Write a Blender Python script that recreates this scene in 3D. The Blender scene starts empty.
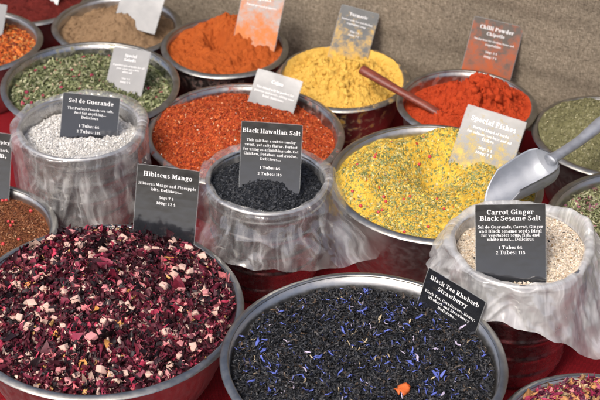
import bpy, bmesh, math, random
import numpy as np
from mathutils import Matrix, Vector

random.seed(7)
RNG = np.random.default_rng(11)
SC = bpy.context.scene
COL = SC.collection
PI = math.pi

# ------------------------------------------------------------------ camera
F_PX, PITCH, ROLL, CAM_Z = 1503.7, math.radians(34.43), math.radians(1.48), 1.48
cr, sr = math.cos(ROLL), math.sin(ROLL)
FWD = np.array([0, math.cos(PITCH), -math.sin(PITCH)])
UP0 = np.array([0, math.sin(PITCH), math.cos(PITCH)])
RT = cr*np.array([1., 0, 0]) + sr*UP0
UP = -sr*np.array([1., 0, 0]) + cr*UP0
CAM = np.array([0, 0, CAM_Z])


def ray(px, py):
    return FWD + RT*((px-300)/F_PX) - UP*((py-200)/F_PX)


def P(px, py, z):
    """where the line of sight through a photo pixel meets the level z"""
    d = ray(px, py)
    return CAM + d*((z-CAM_Z)/d[2])


def depth_at(p):
    return float(np.dot(np.asarray(p)-CAM, FWD))


cam_d = bpy.data.cameras.new('camera')
cam = bpy.data.objects.new('camera', cam_d)
COL.objects.link(cam)
M = Matrix(((RT[0], UP[0], -FWD[0], 0), (RT[1], UP[1], -FWD[1], 0), (RT[2], UP[2], -FWD[2], CAM_Z), (0, 0, 0, 1)))
cam.matrix_world = M
cam_d.sensor_width = 36
cam_d.lens = F_PX/600*36
cam_d.clip_start, cam_d.clip_end = 0.05, 200
cam_d.dof.use_dof = True
cam_d.dof.focus_distance = 2.12
cam_d.dof.aperture_fstop = 9.0
SC.camera = cam

# ------------------------------------------------------------------ light
SUN_EL, SUN_AZ = math.radians(51), math.radians(210)    # azimuth clockwise from +Y (behind the camera, to its left)
w = bpy.data.worlds.new('World')
SC.world = w
w.use_nodes = True
nt = w.node_tree
sky = nt.nodes.new('ShaderNodeTexSky')
sky.sky_type = 'NISHITA'
sky.sun_disc = False
sky.sun_elevation = SUN_EL
sky.sun_rotation = SUN_AZ
sky.air_density = .6
sky.dust_density = 5.0
bg = nt.nodes['Background']
bg.inputs[1].default_value = 0.15
nt.links.new(sky.outputs[0], bg.inputs[0])
sun_d = bpy.data.lights.new('sun', 'SUN')
sun_d.energy = 1.55
sun_d.angle = math.radians(13)
sun_d.color = (1, .955, .89)
sun = bpy.data.objects.new('sun', sun_d)
COL.objects.link(sun)
sdir = Vector((math.sin(SUN_AZ)*math.cos(SUN_EL), math.cos(SUN_AZ)*math.cos(SUN_EL), math.sin(SUN_EL)))
sun.rotation_euler = sdir.to_track_quat('Z', 'Y').to_euler()
SC.view_settings.view_transform = 'Standard'
SC.view_settings.look = 'None'
SC.view_settings.exposure = 0.48
SC.view_settings.gamma = 1
SC.cycles.max_bounces = 10
SC.cycles.transparent_max_bounces = 24
SC.cycles.use_denoising = True


# ------------------------------------------------------------------ materials
def mat(name):
    m = bpy.data.materials.new(name)
    m.use_nodes = True
    t = m.node_tree
    return m, t, t.nodes['Principled BSDF'], t.nodes['Material Output']


def nn(t, kind, **kw):
    n = t.nodes.new(kind)
    for k, v in kw.items():
        if k in n.inputs.keys():
            n.inputs[k].default_value = v
        else:
            setattr(n, k, v)
    return n


def ramp(t, fac, stops):
    r = t.nodes.new('ShaderNodeValToRGB')
    e = r.color_ramp.elements
    while len(e) < len(stops):
        e.new(0.5)
    for el, (p, c) in zip(e, stops):
        el.position = p
        el.color = (*c, 1) if len(c) == 3 else c
    t.links.new(fac, r.inputs[0])
    return r.outputs[0]


def noise(t, scale, detail=4, rough=.6, vec=None):
    n = nn(t, 'ShaderNodeTexNoise', Scale=scale, Detail=detail, Roughness=rough)
    if vec is None:
        tc = t.nodes.new('ShaderNodeTexCoord')
        vec = tc.outputs['Object']
    t.links.new(vec, n.inputs['Vector'])
    return n.outputs['Fac']


def bump(t, b, h, strength, dist):
    bm_ = nn(t, 'ShaderNodeBump', Strength=strength, Distance=dist)
    t.links.new(h, bm_.inputs['Height'])
    t.links.new(bm_.outputs[0], b.inputs['Normal'])
    return bm_


def steel(name, base, rough, spots=.12, dust=None):
    m, t, b, o = mat(name)
    b.inputs['Metallic'].default_value = 1
    n1 = noise(t, 26, 5, .65)
    c = ramp(t, n1, [(.3, tuple(x*(1-spots*1.6) for x in base)), (.7, base)])
    if dust:
        n3 = noise(t, 60, 6, .7)
        f = ramp(t, n3, [(.53, (0, 0, 0)), (.66, (1, 1, 1))])
        mx = nn(t, 'ShaderNodeMix', data_type='RGBA')
        t.links.new(f, mx.inputs[0])
        t.links.new(c, mx.inputs[6])
        mx.inputs[7].default_value = (*dust, 1)
        c = mx.outputs[2]
        t.links.new(ramp(t, f, [(0, (1, 1, 1)), (1, (.1, .1, .1))]), b.inputs['Metallic'])
    t.links.new(c, b.inputs['Base Color'])
    n2 = noise(t, 90, 4, .7)
    t.links.new(ramp(t, n2, [(.3, (rough-.08,)*3), (.75, (rough+.14,)*3)]), b.inputs['Roughness'])
    bump(t, b, noise(t, 400, 2, .5), .08, .0006)
    return m


STEEL = steel('brushed_steel', (.58, .57, .55), .40)
STEEL_RIM = steel('worn_steel_rim', (.43, .42, .39), .38, .25)
STEEL_RED = steel('dusty_steel_red', (.52, .50, .47), .34, .2, (.30, .045, .012))
STEEL_GREEN = steel('dusty_steel_green', (.56, .55, .53), .27, .2, (.16, .15, .06))
STEEL_YELLOW = steel('dusty_steel_yellow', (.5, .48, .43), .34, .2, (.62, .36, .05))
ALU = steel('scoop_aluminium', (.52, .54, .57), .62, .10)


def powder(name, stops, scale=70, grain=900, gstr=.5, rough=.95, speck=None, gdist=.0012):
    m, t, b, o = mat(name)
    c = ramp(t, noise(t, scale, 6, .7), stops)
    if speck:
        v = nn(t, 'ShaderNodeTexVoronoi', Scale=speck[0])
        tc = t.nodes.new('ShaderNodeTexCoord')
        t.links.new(tc.outputs['Object'], v.inputs['Vector'])
        sep = t.nodes.new('ShaderNodeSeparateColor')
        t.links.new(v.outputs['Color'], sep.inputs[0])
        f = ramp(t, sep.outputs[0], [(speck[1]-.01, (0, 0, 0)), (speck[1], (1, 1, 1))])
        mx = nn(t, 'ShaderNodeMix', data_type='RGBA')
        t.links.new(f, mx.inputs[0])
        t.links.new(c, mx.inputs[6])
        mx.inputs[7].default_value = (*speck[2], 1)
        c = mx.outputs[2]
    t.links.new(c, b.inputs['Base Color'])
    b.inputs['Roughness'].default_value = rough
    b.inputs['Specular IOR Level'].default_value = .15
    bump(t, b, noise(t, grain, 3, .7), gstr, gdist)
    return m


def tinted(name, rough=.7, spec=.3, mottle=.35, trans=0.0, scale=350):
    """each piece carries its own colour in the mesh attribute «tint»"""
    m, t, b, o = mat(name)
    a = nn(t, 'ShaderNodeAttribute', attribute_name='tint')
    n = noise(t, scale, 3, .7)
    g = ramp(t, n, [(.25, (1-mottle,)*3), (.75, (1+mottle*.3,)*3)])
    mx = nn(t, 'ShaderNodeMix', data_type='RGBA', blend_type='MULTIPLY')
    mx.inputs[0].default_value = 1
    t.links.new(a.outputs['Color'], mx.inputs[6])
    t.links.new(g, mx.inputs[7])
    t.links.new(mx.outputs[2], b.inputs['Base Color'])
    b.inputs['Roughness'].default_value = rough
    b.inputs['Specular IOR Level'].default_value = spec
    return m


PIECES = tinted('dried_leaf_pieces', .75, .25)
PETALS = tinted('dried_petals', .55, .35, .45, scale=220)
TEA = tinted('tea_leaf_pieces', .5, .4)
DULL = tinted('black_salt_grains', .6, .35, .3)
CRYSTAL = tinted('salt_grains', .35, .5, .2)


def plain(name, col, rough=.5, spec=.4, mott=.2, scale=60, bmp=0):
    m, t, b, o = mat(name)
    t.links.new(ramp(t, noise(t, scale, 5, .65), [(.3, tuple(x*(1-mott) for x in col)), (.7, tuple(min(1, x*(1+mott)) for x in col))]), b.inputs['Base Color'])
    b.inputs['Roughness'].default_value = rough
    b.inputs['Specular IOR Level'].default_value = spec
    if bmp:
        bump(t, b, noise(t, scale*6, 4, .6), .5, bmp)
    return m


# ------------------------------------------------------------------ mesh helpers
def mesh_np(name, V, F, tint=None, smooth=False, m=None):
    me = bpy.data.meshes.new(name)
    if not isinstance(F, (list, tuple)) or isinstance(F[0], tuple):
        F = [F]
    F = [np.asarray(f, np.int32) for f in F if len(f)]
    V = np.asarray(V, np.float32)
    me.vertices.add(len(V))
    me.vertices.foreach_set('co', V.ravel())
    loops = np.concatenate([f.ravel() for f in F])
    sizes = np.concatenate([np.full(len(f), f.shape[1], np.int32) for f in F])
    starts = np.concatenate([[0], np.cumsum(sizes)[:-1]]).astype(np.int32)
    me.loops.add(len(loops))
    me.loops.foreach_set('vertex_index', loops)
    me.polygons.add(len(sizes))
    me.polygons.foreach_set('loop_start', starts)
    me.polygons.foreach_set('loop_total', sizes)
    me.polygons.foreach_set('use_smooth', np.full(len(sizes), bool(smooth)))
    if tint is not None:
        a = me.attributes.new('tint', 'FLOAT_COLOR', 'POINT')
        c = np.concatenate([tint, np.ones((len(tint), 1))], 1).astype(np.float32)
        a.data.foreach_set('color', c.ravel())
    me.update(calc_edges=True)
    me.validate()
    if m:
        me.materials.append(m)
    return me


def link(name, me, parent=None, loc=None):
    o = bpy.data.objects.new(name, me)
    COL.objects.link(o)
    if parent is not None:
        o.parent = parent
    if loc is not None:
        o.location = loc
    return o


def tag(o, label=None, cat=None, group=None, kind=None):
    if label:
        o['label'] = label
    if cat:
        o['category'] = cat
    if group:
        o['group'] = group
    if kind:
        o['kind'] = kind
    return o


def lathe(prof, n=120, wob=None):
    prof = np.array(prof, float)
    th = np.linspace(0, 2*PI, n, endpoint=False)
    r, z = prof[:, 0], prof[:, 1]
    V = np.stack([r[:, None]*np.cos(th), r[:, None]*np.sin(th), np.repeat(z[:, None], n, 1)], 2)
    if wob is not None:
        V = wob(V, th)
    k = len(prof)
    i, j = np.meshgrid(np.arange(k-1), np.arange(n), indexing='ij')
    a = i*n+j
    b = i*n+(j+1) % n
    F = np.stack([a, b, b+n, a+n], 2).reshape(-1, 4)
    return V.reshape(-1, 3), F


def vnoise(x, y, seed=0):
    """smooth value noise on numpy arrays"""
    xi, yi = np.floor(x).astype(np.int64), np.floor(y).astype(np.int64)
    fx, fy = x-xi, y-yi
    fx, fy = fx*fx*(3-2*fx), fy*fy*(3-2*fy)

    def h(i, j):
        v = (i*374761393+j*668265263+seed*1442695041) & 0x7fffffff
        v = ((v ^ (v >> 13))*1274126177) & 0x7fffffff
        return ((v ^ (v >> 16)) & 0xffff)/65535.
    a, b, c, d = h(xi, yi), h(xi+1, yi), h(xi, yi+1), h(xi+1, yi+1)
    return (a*(1-fx)+b*fx)*(1-fy)+(c*(1-fx)+d*fx)*fy


def fbm(x, y, oct=4, seed=0, gain=.5):
    s, a, t = 0, 1, 0
    for k in range(oct):
        s = s+a*vnoise(x*2**k+17.3*k, y*2**k-9.1*k, seed+k)
        t += a
        a *= gain
    return s/t*2-1


def puff(x, y, o, sd):
    h_, a_ = 0, 1.
    for k in range(o):
        h_ = h_+a_*np.abs(fbm(x*2**k+k*3.1, y*2**k, 2, sd+k))*2
        a_ *= .55
    return h_


def bell(x, y, cx, cy, s):
    return np.exp(-((x-cx)**2+(y-cy)**2)/(2*s*s))


# ------------------------------------------------------------------ bowls
class Bowl:
    pass


def wall_r(B, z):
    """inner wall radius at height z above the table"""
    u = np.clip(z/B.h, .02, 1)
    return B.rb+(B.rw-B.rb)*u**.45


def bowl_geom(cx_px, cy_px, half_px, h):
    c = P(cx_px, cy_px, h)
    r = half_px*depth_at(c)/F_PX
    return c, r


def make_bowl(c, r, h, label, m=STEEL, mr=STEEL_RIM, lip=.0095, group='steel bowls of spices and teas', name='steel_bowl'):
    B = Bowl()
    B.c, B.r, B.h = np.array([c[0], c[1], 0.]), r, h
    B.rw = r-lip
    B.rb = r*.60
    root = link(name, None, None, (c[0], c[1], 0))
    tag(root, label, 'bowl', group)
    zs = h*np.linspace(.02, 1, 16)**1.4
    outer = [(0.0005, .0015), (B.rb*.7, .0015)]+[(wall_r(B, z)+.0018, z-.0005*(z == h)) for z in zs]
    inner = [(wall_r(B, z), max(z, .005)-.0005*(z == h)+.0005) for z in zs[::-1]]+[(B.rb*.6, .0045), (.0005, .0045)]
    p1, p2, p3 = [(r*9173+c[0]*331*k) % 6.283 for k in (1, 2, 3)]

    def wob(V, th):
        k = 1+(.0022*np.sin(2*th+p1)+.0011*np.sin(5*th+p2)+.0007*np.sin(9*th+p3))
        V[:, :, 0] *= k
        V[:, :, 1] *= k
        V[:, :, 2] += .0009*np.sin(3*th+p3)*V[:, :, 2]/h
        return V
    V, F = lathe(outer+inner, 128, wob)
    link('basin', mesh_np('basin', V, F, None, True, m), root)
    # rolled lip, slightly dished
    k = lip
    prof = []
    for a in np.linspace(0, 2*PI, 15):
        x = math.cos(a)
        prof.append((B.rw+k*.5+.0008+x*(k*.5+.0012), h+.0004+.0026*math.sin(a)*(1-.25*x)-.0012*(x+1)))
    V, F = lathe(prof, 128, wob)
    link('rim', mesh_np('rim', V, F, None, True, mr), root)
    B.root = root
    return B


def heap_mesh(B, f, nr=70, nt=220, edge_in=.0008, wallf=None):
    """mound filling the bowl: f(u,v) height above the rim (u right, v away, unit disc)"""
    th = np.linspace(0, 2*PI, nt, endpoint=False)
    ze = f(np.cos(th), np.sin(th))+B.h
    re = (wallf or (lambda z: wall_r(B, z)))(np.minimum(ze, B.h-.002))+edge_in
    s = np.linspace(0, 1, nr)**.8
    x = s[:, None]*np.cos(th)
    y = s[:, None]*np.sin(th)
    z = f(x, y)+B.h
    V = np.stack([s[:, None]*re*np.cos(th), s[:, None]*re*np.sin(th), z], 2).reshape(-1, 3)
    i, j = np.meshgrid(np.arange(nr-1), np.arange(nt), indexing='ij')
    a = i*nt+j
    b = i*nt+(j+1) % nt
    F = np.stack([a, a+nt, b+nt, b], 2).reshape(-1, 4)[nt:]
    F0 = np.stack([np.zeros(nt, int), nt+np.arange(nt), nt+(np.arange(nt)+1) % nt], 1)
    re_m = float(np.mean(re))
    return V, F, F0, re_m


def heap(B, name, f, m, label, cat, nr=70, nt=220, wallf=None, extra=None, kind=None):
    V, F, F0, rm = heap_mesh(B, f, nr, nt, wallf=wallf)
    me = mesh_np(name, V, [F, F0], None, True, m)
    if extra:
        me = merge(me, extra)
    o = link(name, me, None, B.c)
    tag(o, label, cat, 'loose spices, teas and salts filling the bowls', kind)
    B.f, B.rm = f, rm
    return o


def merge(me, extras):
    """add piece meshes (each with its own material) to a heap mesh"""
    bm_ = bmesh.new()
    bm_.from_mesh(me)
    mats = list(me.materials)
    lay = bm_.verts.layers.float_color.get('tint') or bm_.verts.layers.float_color.new('tint')
    for ex in extras:
        n0 = len(bm_.faces)
        bm_.from_mesh(ex)
        bm_.faces.ensure_lookup_table()
        k = len(mats)
        mats.append(ex.materials[0])
        for fc in bm_.faces[n0:]:
            fc.material_index = k
    out = bpy.data.meshes.new(me.name)
    bm_.to_mesh(out)
    bm_.free()
    for mm in mats:
        out.materials.append(mm)
    return out


# ------------------------------------------------------------------ loose pieces
def tpl_petal(rng, L=1., W=.42, bend=.8, curl=.9, twist=.6, ns=5, nw=2, point=.55):
    u = np.linspace(-1, 1, ns)
    v = np.linspace(-1, 1, nw+1)
    wv = W*(1-point*np.abs(u)**2.2)*(1+.25*rng.normal(size=ns))
    V = []
    b, cu, tw, sk = bend*rng.normal(), curl*rng.normal(), twist*rng.normal(), .3*rng.normal()
    for i, uu in enumerate(u):
        for vv in v:
            y = vv*wv[i]*.5+sk*uu*uu*.3
            z = cu*(vv*wv[i])**2*.5+b*.25*uu*uu
            a = tw*uu
            V.append((uu*L*.5, y*math.cos(a)-z*math.sin(a), y*math.sin(a)+z*math.cos(a)))
    V = np.array(V)+rng.normal(size=(len(V), 3))*.025
    n = nw+1
    F = [(i*n+j, i*n+j+1, (i+1)*n+j+1, (i+1)*n+j) for i in range(ns-1) for j in range(nw)]
    return V-V.mean(0), np.array(F)


def tpl_needle(rng, W=.16, bend=.5, ns=4):
    V = []
    b1, b2 = bend*rng.normal(), bend*rng.normal()
    for i, u in enumerate(np.linspace(-1, 1, ns)):
        w_ = W*.5*(1-.55*u*u)*(1+.25*rng.normal())
        for k in range(3):
            a = 2*PI*k/3+u*.8
            V.append((u*.5, b1*.25*u*u+w_*math.cos(a)+.06*b2*math.sin(3*u), b2*.2*u*u+w_*math.sin(a)))
    F = [(i*3+k, i*3+(k+1) % 3, (i+1)*3+(k+1) % 3, (i+1)*3+k) for i in range(ns-1) for k in range(3)]
    F += [(0, 2, 1, 1), (ns*3-3, ns*3-2, ns*3-1, ns*3-1)]
    V = np.array(V)
    return V-V.mean(0), np.array(F[:-2])


def tpl_chunk(rng, jit=.22, flat=1.):
    V = np.array([(x, y, z*flat) for x in (-.5, .5) for y in (-.5, .5) for z in (-.5, .5)])
    V = V+rng.normal(size=V.shape)*jit*.5
    F = np.array([(0, 1, 3, 2), (4, 6, 7, 5), (0, 4, 5, 1), (2, 3, 7, 6), (0, 2, 6, 4), (1, 5, 7, 3)])
    return V, F


def tpl_clump(rng):
    """rounded crumbly lump"""
    bm_ = bmesh.new()
    bmesh.ops.create_icosphere(bm_, subdivisions=3, radius=.5)
    V = np.array([tuple(v.co) for v in bm_.verts])
    F = np.array([[v.index for v in f.verts] for f in bm_.faces])
    bm_.free()
    o = rng.uniform(0, 40)
    n = fbm(V[:, 0]*3+o+V[:, 2]*1.3, V[:, 1]*3+V[:, 2]*2.1, 3, 5)
    n2 = np.abs(fbm(V[:, 0]*6+o, V[:, 1]*6+V[:, 2]*5, 2, 8))
    return V*(.9+.55*n+.5*n2)[:, None]*np.array([1.25, .9, .75]), F


def rot_batch(rng, n, tilt):
    """random yaw, then a tilt of about `tilt` radians around a random level axis, then spin"""
    a = rng.uniform(0, 2*PI, n)
    b = rng.normal(size=n)*tilt
    c = rng.normal(size=n)*tilt
    ca, sa, cb, sb, cc, sc_ = np.cos(a), np.sin(a), np.cos(b), np.sin(b), np.cos(c), np.sin(c)
    Z = np.zeros(n)
    O = np.ones(n)
    A = np.stack([ca, -sa, Z, sa, ca, Z, Z, Z, O], 1).reshape(n, 3, 3)
    Bm = np.stack([cb, Z, sb, Z, O, Z, -sb, Z, cb], 1).reshape(n, 3, 3)
    Cm = np.stack([O, Z, Z, Z, cc, -sc_, Z, sc_, cc], 1).reshape(n, 3, 3)
    return A @ Bm @ Cm


def disc_pts(rng, n, lim=.985, dens=None):
    out = np.empty((0, 2))
    while len(out) < n:
        p = rng.uniform(-1, 1, (n*2, 2))
        p = p[(p**2).sum(1) < lim*lim]
        if dens is not None:
            p = p[rng.uniform(size=len(p)) < dens(p[:, 0], p[:, 1])]
        out = np.concatenate([out, p])
    return out[:n]


def surf(B, f, p, wallf=None):
    """points of the unit disc lifted onto the heap"""
    r = np.hypot(p[:, 0], p[:, 1])+1e-9
    ze = f(p[:, 0]/r, p[:, 1]/r)+B.h
    re = (wallf or (lambda z: wall_r(B, z)))(np.minimum(ze, B.h-.002))
    return np.stack([p[:, 0]*re, p[:, 1]*re, f(p[:, 0], p[:, 1])+B.h], 1)


def scatter(B, f, tpl, n, size, colors, m, seed, tilt=.5, lift=(.0, .004), dens=None, nvar=14, lim=.975, wallf=None, jitter=.18, slope=True, smooth=False):
    rng = np.random.default_rng(seed)
    p = disc_pts(rng, n, lim, dens)
    C = surf(B, f, p, wallf)
    C[:, 2] += rng.uniform(lift[0], lift[1], n)
    R = rot_batch(rng, n, tilt)
    if slope:
        e = .02
        gx = (f(p[:, 0]+e, p[:, 1])-f(p[:, 0]-e, p[:, 1]))/(2*e*B.r)
        gy = (f(p[:, 0], p[:, 1]+e)-f(p[:, 0], p[:, 1]-e))/(2*e*B.r)
        gx, gy = np.clip(gx, -.45, .45), np.clip(gy, -.45, .45)
        O, Z = np.ones(n), np.zeros(n)
        S = np.stack([O, Z, Z, Z, O, Z, gx, gy, O], 1).reshape(n, 3, 3)
        R = S @ R
    sz = rng.uniform(size[0], size[1], n)
    cols = np.array([c for c, w_ in colors], float)
    wts = np.array([w_ for c, w_ in colors], float)
    ci = rng.choice(len(cols), n, p=wts/wts.sum())
    tint = np.clip(cols[ci]*np.exp(rng.normal(size=(n, 1))*jitter), 0, 1)
    Vs, Fs, Ts, off = [], [], [], 0
    var = rng.integers(0, nvar, n)
    for k in range(nvar):
        idx = np.where(var == k)[0]
        if not len(idx):
            continue
        V0, F0 = tpl(rng)
        V = np.einsum('nij,kj->nki', R[idx], V0)*sz[idx, None, None]+C[idx, None, :]
        Vs.append(V.reshape(-1, 3))
        Fs.append((F0[None]+(np.arange(len(idx))*len(V0))[:, None, None]+off).reshape(-1, F0.shape[1]))
        Ts.append(np.repeat(tint[idx], len(V0), 0))
        off += len(idx)*len(V0)
    return mesh_np('pieces', np.concatenate(Vs), np.concatenate(Fs), np.concatenate(Ts), smooth, m)


def place_parts(owner, B, f, name, meshes, pts, sizes, seed, tilt=.5, lift=.001, label=None, wallf=None):
    """countable pieces, each an object of its own under its heap"""
    rng = np.random.default_rng(seed)
    C = surf(B, f, np.asarray(pts), wallf)
    R = rot_batch(rng, len(pts), tilt)
    for i in range(len(pts)):
        o = bpy.data.objects.new(name, meshes[i % len(meshes)])
        COL.objects.link(o)
        o.parent = owner
        s = sizes[i]
        o.matrix_local = Matrix.Translation(Vector(C[i])+Vector((0, 0, lift))) @ Matrix(R[i].tolist()).to_4x4() @ Matrix.Scale(float(s), 4)
        if label:
            o['label'] = label


def px_disc(B, px, py, z=0):
    """photo pixel -> unit disc coordinates on the heap of bowl B"""
    q = P(px, py, B.h+z)
    return np.array([(q[0]-B.c[0])/B.rw, (q[1]-B.c[1])/B.rw])


def soft_cube(seed, flat=.9, jit=.1):
    rng = random.Random(seed)
    bm_ = bmesh.new()
    bmesh.ops.create_cube(bm_, size=1)
    for v in bm_.verts:
        v.co += Vector((rng.uniform(-jit, jit), rng.uniform(-jit, jit), rng.uniform(-jit, jit)))
        v.co.z *= flat
    bmesh.ops.bevel(bm_, geom=bm_.edges[:], offset=.13, segments=2, affect='EDGES', profile=.6)
    for v in bm_.verts:
        v.co += Vector((rng.uniform(-1, 1), rng.uniform(-1, 1), rng.uniform(-1, 1)))*.018
    me = bpy.data.meshes.new('fruit_cube')
    bm_.to_mesh(me)
    bm_.free()
    for p_ in me.polygons:
        p_.use_smooth = True
    return me


def wrinkled_ball(seed, name, amp=.08, freq=2.2, flat=1., sub=3):
    bm_ = bmesh.new()
    bmesh.ops.create_icosphere(bm_, subdivisions=sub, radius=.5)
    rng = random.Random(seed)
    ox = rng.uniform(0, 50)
    for v in bm_.verts:
        n = float(fbm(np.array([v.co.x*freq*2+ox+v.co.z]), np.array([v.co.y*freq*2+v.co.z*1.7]), 3, seed)[0])
        v.co *= 1+amp*n
        v.co.z *= flat
    me = bpy.data.meshes.new(name)
    bm_.to_mesh(me)
    bm_.free()
    for p_ in me.polygons:
        p_.use_smooth = True
    return me


#@@SETTING
# ------------------------------------------------------------------ the stall table and the backdrop
def red_cloth_mat():
    m, t, b, o = mat('red_woven_cloth')
    tc = t.nodes.new('ShaderNodeTexCoord')
    hs = []
    for ax in ('X', 'Y'):
        wv = nn(t, 'ShaderNodeTexWave', wave_type='BANDS', bands_direction=ax, Scale=160, Distortion=1.2, Detail=1)
        t.links.new(tc.outputs['Object'], wv.inputs['Vector'])
        hs.append(wv.outputs['Fac'])
    mul = nn(t, 'ShaderNodeMath', operation='MULTIPLY')
    t.links.new(hs[0], mul.inputs[0])
    t.links.new(hs[1], mul.inputs[1])
    t.links.new(ramp(t, mul.outputs[0], [(0, (.12, .003, .006)), (.6, (.31, .007, .014))]), b.inputs['Base Color'])
    b.inputs['Roughness'].default_value = .85
    b.inputs['Specular IOR Level'].default_value = .2
    bump(t, b, mul.outputs[0], .7, .001)
    return m


def burlap_mat():
    m, t, b, o = mat('burlap')
    tc = t.nodes.new('ShaderNodeTexCoord')
    mp = nn(t, 'ShaderNodeMapping')
    mp.inputs['Scale'].default_value = (1, 1, 5)
    t.links.new(tc.outputs['Object'], mp.inputs[0])
    mp2 = nn(t, 'ShaderNodeMapping')
    mp2.inputs['Scale'].default_value = (5, 1, 1)
    t.links.new(tc.outputs['Object'], mp2.inputs[0])
    n1 = noise(t, 120, 4, .8, mp.outputs[0])
    n2 = noise(t, 120, 4, .8, mp2.outputs[0])
    n3 = noise(t, 5, 5, .6)
    ad = nn(t, 'ShaderNodeMath', operation='ADD')
    t.links.new(n1, ad.inputs[0])
    t.links.new(n2, ad.inputs[1])
    hf = nn(t, 'ShaderNodeMath', operation='MULTIPLY')
    hf.inputs[1].default_value = .5
    t.links.new(ad.outputs[0], hf.inputs[0])
    c = ramp(t, hf.outputs[0], [(.38, (.085, .070, .052)), (.52, (.245, .205, .155)), (.64, (.43, .37, .285))])
    g = ramp(t, n3, [(.3, (.8, .8, .8)), (.7, (1.1, 1.08, 1.05))])
    mx = nn(t, 'ShaderNodeMix', data_type='RGBA', blend_type='MULTIPLY')
    mx.inputs[0].default_value = 1
    t.links.new(c, mx.inputs[6])
    t.links.new(g, mx.inputs[7])
    t.links.new(mx.outputs[2], b.inputs['Base Color'])
    b.inputs['Roughness'].default_value = 1
    b.inputs['Specular IOR Level'].default_value = .05
    bump(t, b, hf.outputs[0], .8, .003)
    return m


def grid(nx, ny, fn):
    u, v = np.meshgrid(np.linspace(0, 1, nx), np.linspace(0, 1, ny), indexing='ij')
    V = fn(u, v).reshape(-1, 3)
    i, j = np.meshgrid(np.arange(nx-1), np.arange(ny-1), indexing='ij')
    a = i*ny+j
    return V, np.stack([a, a+ny, a+ny+1, a+1], 2).reshape(-1, 4)


# the stall runs at an angle to the camera: its back edge recedes to the left
BX, BY = -.15, 2.69
YAW = math.atan2(-.5, 1)
bd = np.array([math.cos(YAW), math.sin(YAW)])
bn = np.array([math.sin(YAW), -math.cos(YAW)])     # towards the camera


def fn_cloth(u, v):
    s = (u-.5)*3.4
    d = v*2.1-.03
    x = BX+bd[0]*s+bn[0]*d
    y = BY+bd[1]*s+bn[1]*d
    z = .0012*fbm(x*9, y*9, 3, 5)
    return np.stack([x, y, z], 2)


V, F = grid(170, 110, fn_cloth)
cloth = link('tablecloth', mesh_np('tablecloth', V, F, None, True, red_cloth_mat()))
tag(cloth, 'dark red woven cloth covering the stall table under all the bowls', 'tablecloth')
sm = cloth.modifiers.new('thickness', 'SOLIDIFY')
sm.thickness = .004
sm.offset = -1


def fn_burlap(u, v):
    s = (u-.5)*3.4
    z = v*.75-.02
    k = .006*fbm(s*3, z*2.5, 3, 9)+.004*np.sin(s*9+z*3)+.0035*fbm(s*2, z*26, 2, 21)
    x = BX+bd[0]*s+bn[0]*(k+.0)
    y = BY+bd[1]*s+bn[1]*(k+.0)
    return np.stack([x, y, z], 2)


V, F = grid(220, 130, fn_burlap)
bur = link('burlap_backdrop', mesh_np('burlap_backdrop', V-np.array([BX, BY, 0]), F, None, True, burlap_mat()), None, (BX, BY, 0))
tag(bur, 'coarse tan burlap cloth hanging behind the row of spice bowls', 'backdrop')
sm = bur.modifiers.new('thickness', 'SOLIDIFY')
sm.thickness = .002

#@@BOWLS
def from_unit(ux, uy, ur, h):
    H = CAM_Z-h
    return (ux*H, uy*H), ur*H


BOWLS = {}


def bowl_u(key, u, h, label, **kw):
    c, r = from_unit(*u, h)
    BOWLS[key] = make_bowl(c, r, h, label, **kw)


def bowl_px(key, px, h, label, **kw):
    c, r = bowl_geom(*px, h)
    BOWLS[key] = make_bowl(c, r, h, label, **kw)


bowl_u('tea', (.0695, 1.175, .1455), .170, 'large steel bowl of black tea with blue petals, nearest the front')
bowl_u('hib', (-.206, 1.251, .1485), .136, 'large steel bowl holding the dark crimson hibiscus tea')
bowl_u('ora', (-.109, 1.829, .087), .115, 'small steel bowl holding smooth bright orange powder beside the burlap', m=STEEL_RED)
bowl_u('cur', (.0532, 1.753, .0885), .110, 'small steel bowl holding clumpy yellow powder, its inner wall dusted yellow', m=STEEL_YELLOW, mr=STEEL_YELLOW)
bowl_u('chi', (.214, 1.691, .0905), .140, 'small steel bowl holding vivid red chilli powder and the wooden spoon', m=STEEL_RED)
bowl_u('her', (-.280, 1.718, .1165), .130, 'steel bowl of pale green dried herbs with pink buds', m=STEEL_GREEN)
bowl_u('caj', (-.071, 1.605, .1235), .124, 'red-stained steel bowl of coarse orange-red chilli flakes', m=STEEL_RED, mr=STEEL_RED)
bowl_u('fis', (.1625, 1.508, .128), .165, 'deep steel bowl of yellow powder mixed with green herbs under the scoop', mr=STEEL_RIM)
bowl_u('fla', (-.452, 1.826, .09), .120, 'steel bowl of orange and brown flakes cut by the left edge')
bowl_u('gre', (.390, 1.622, .097), .135, 'steel bowl heaped with fine dark olive green powder')
bowl_px('bro', (117, 25, 64), .106, 'steel bowl of light brown powder heaped in a low peak')
bowl_px('sum', (29, -3, 59), .096, 'steel bowl of dark maroon powder in the top left corner')
bowl_px('mix', (655, 228, 108), .145, 'steel bowl of loose green and pink herb mix behind the milky bag')
bowl_px('roo', (-28, 230, 84), .1090, 'steel bowl of brown rooibos with pink peppercorns at the left edge')
bowl_px('flo', (602, 443, 106), .140, 'steel bowl of pink and orange flower tea in the bottom right corner')

# ---- tubs
RIDGE_STEEL = steel('ridged_tub_steel', (.50, .49, .48), .25, .15)


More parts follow.
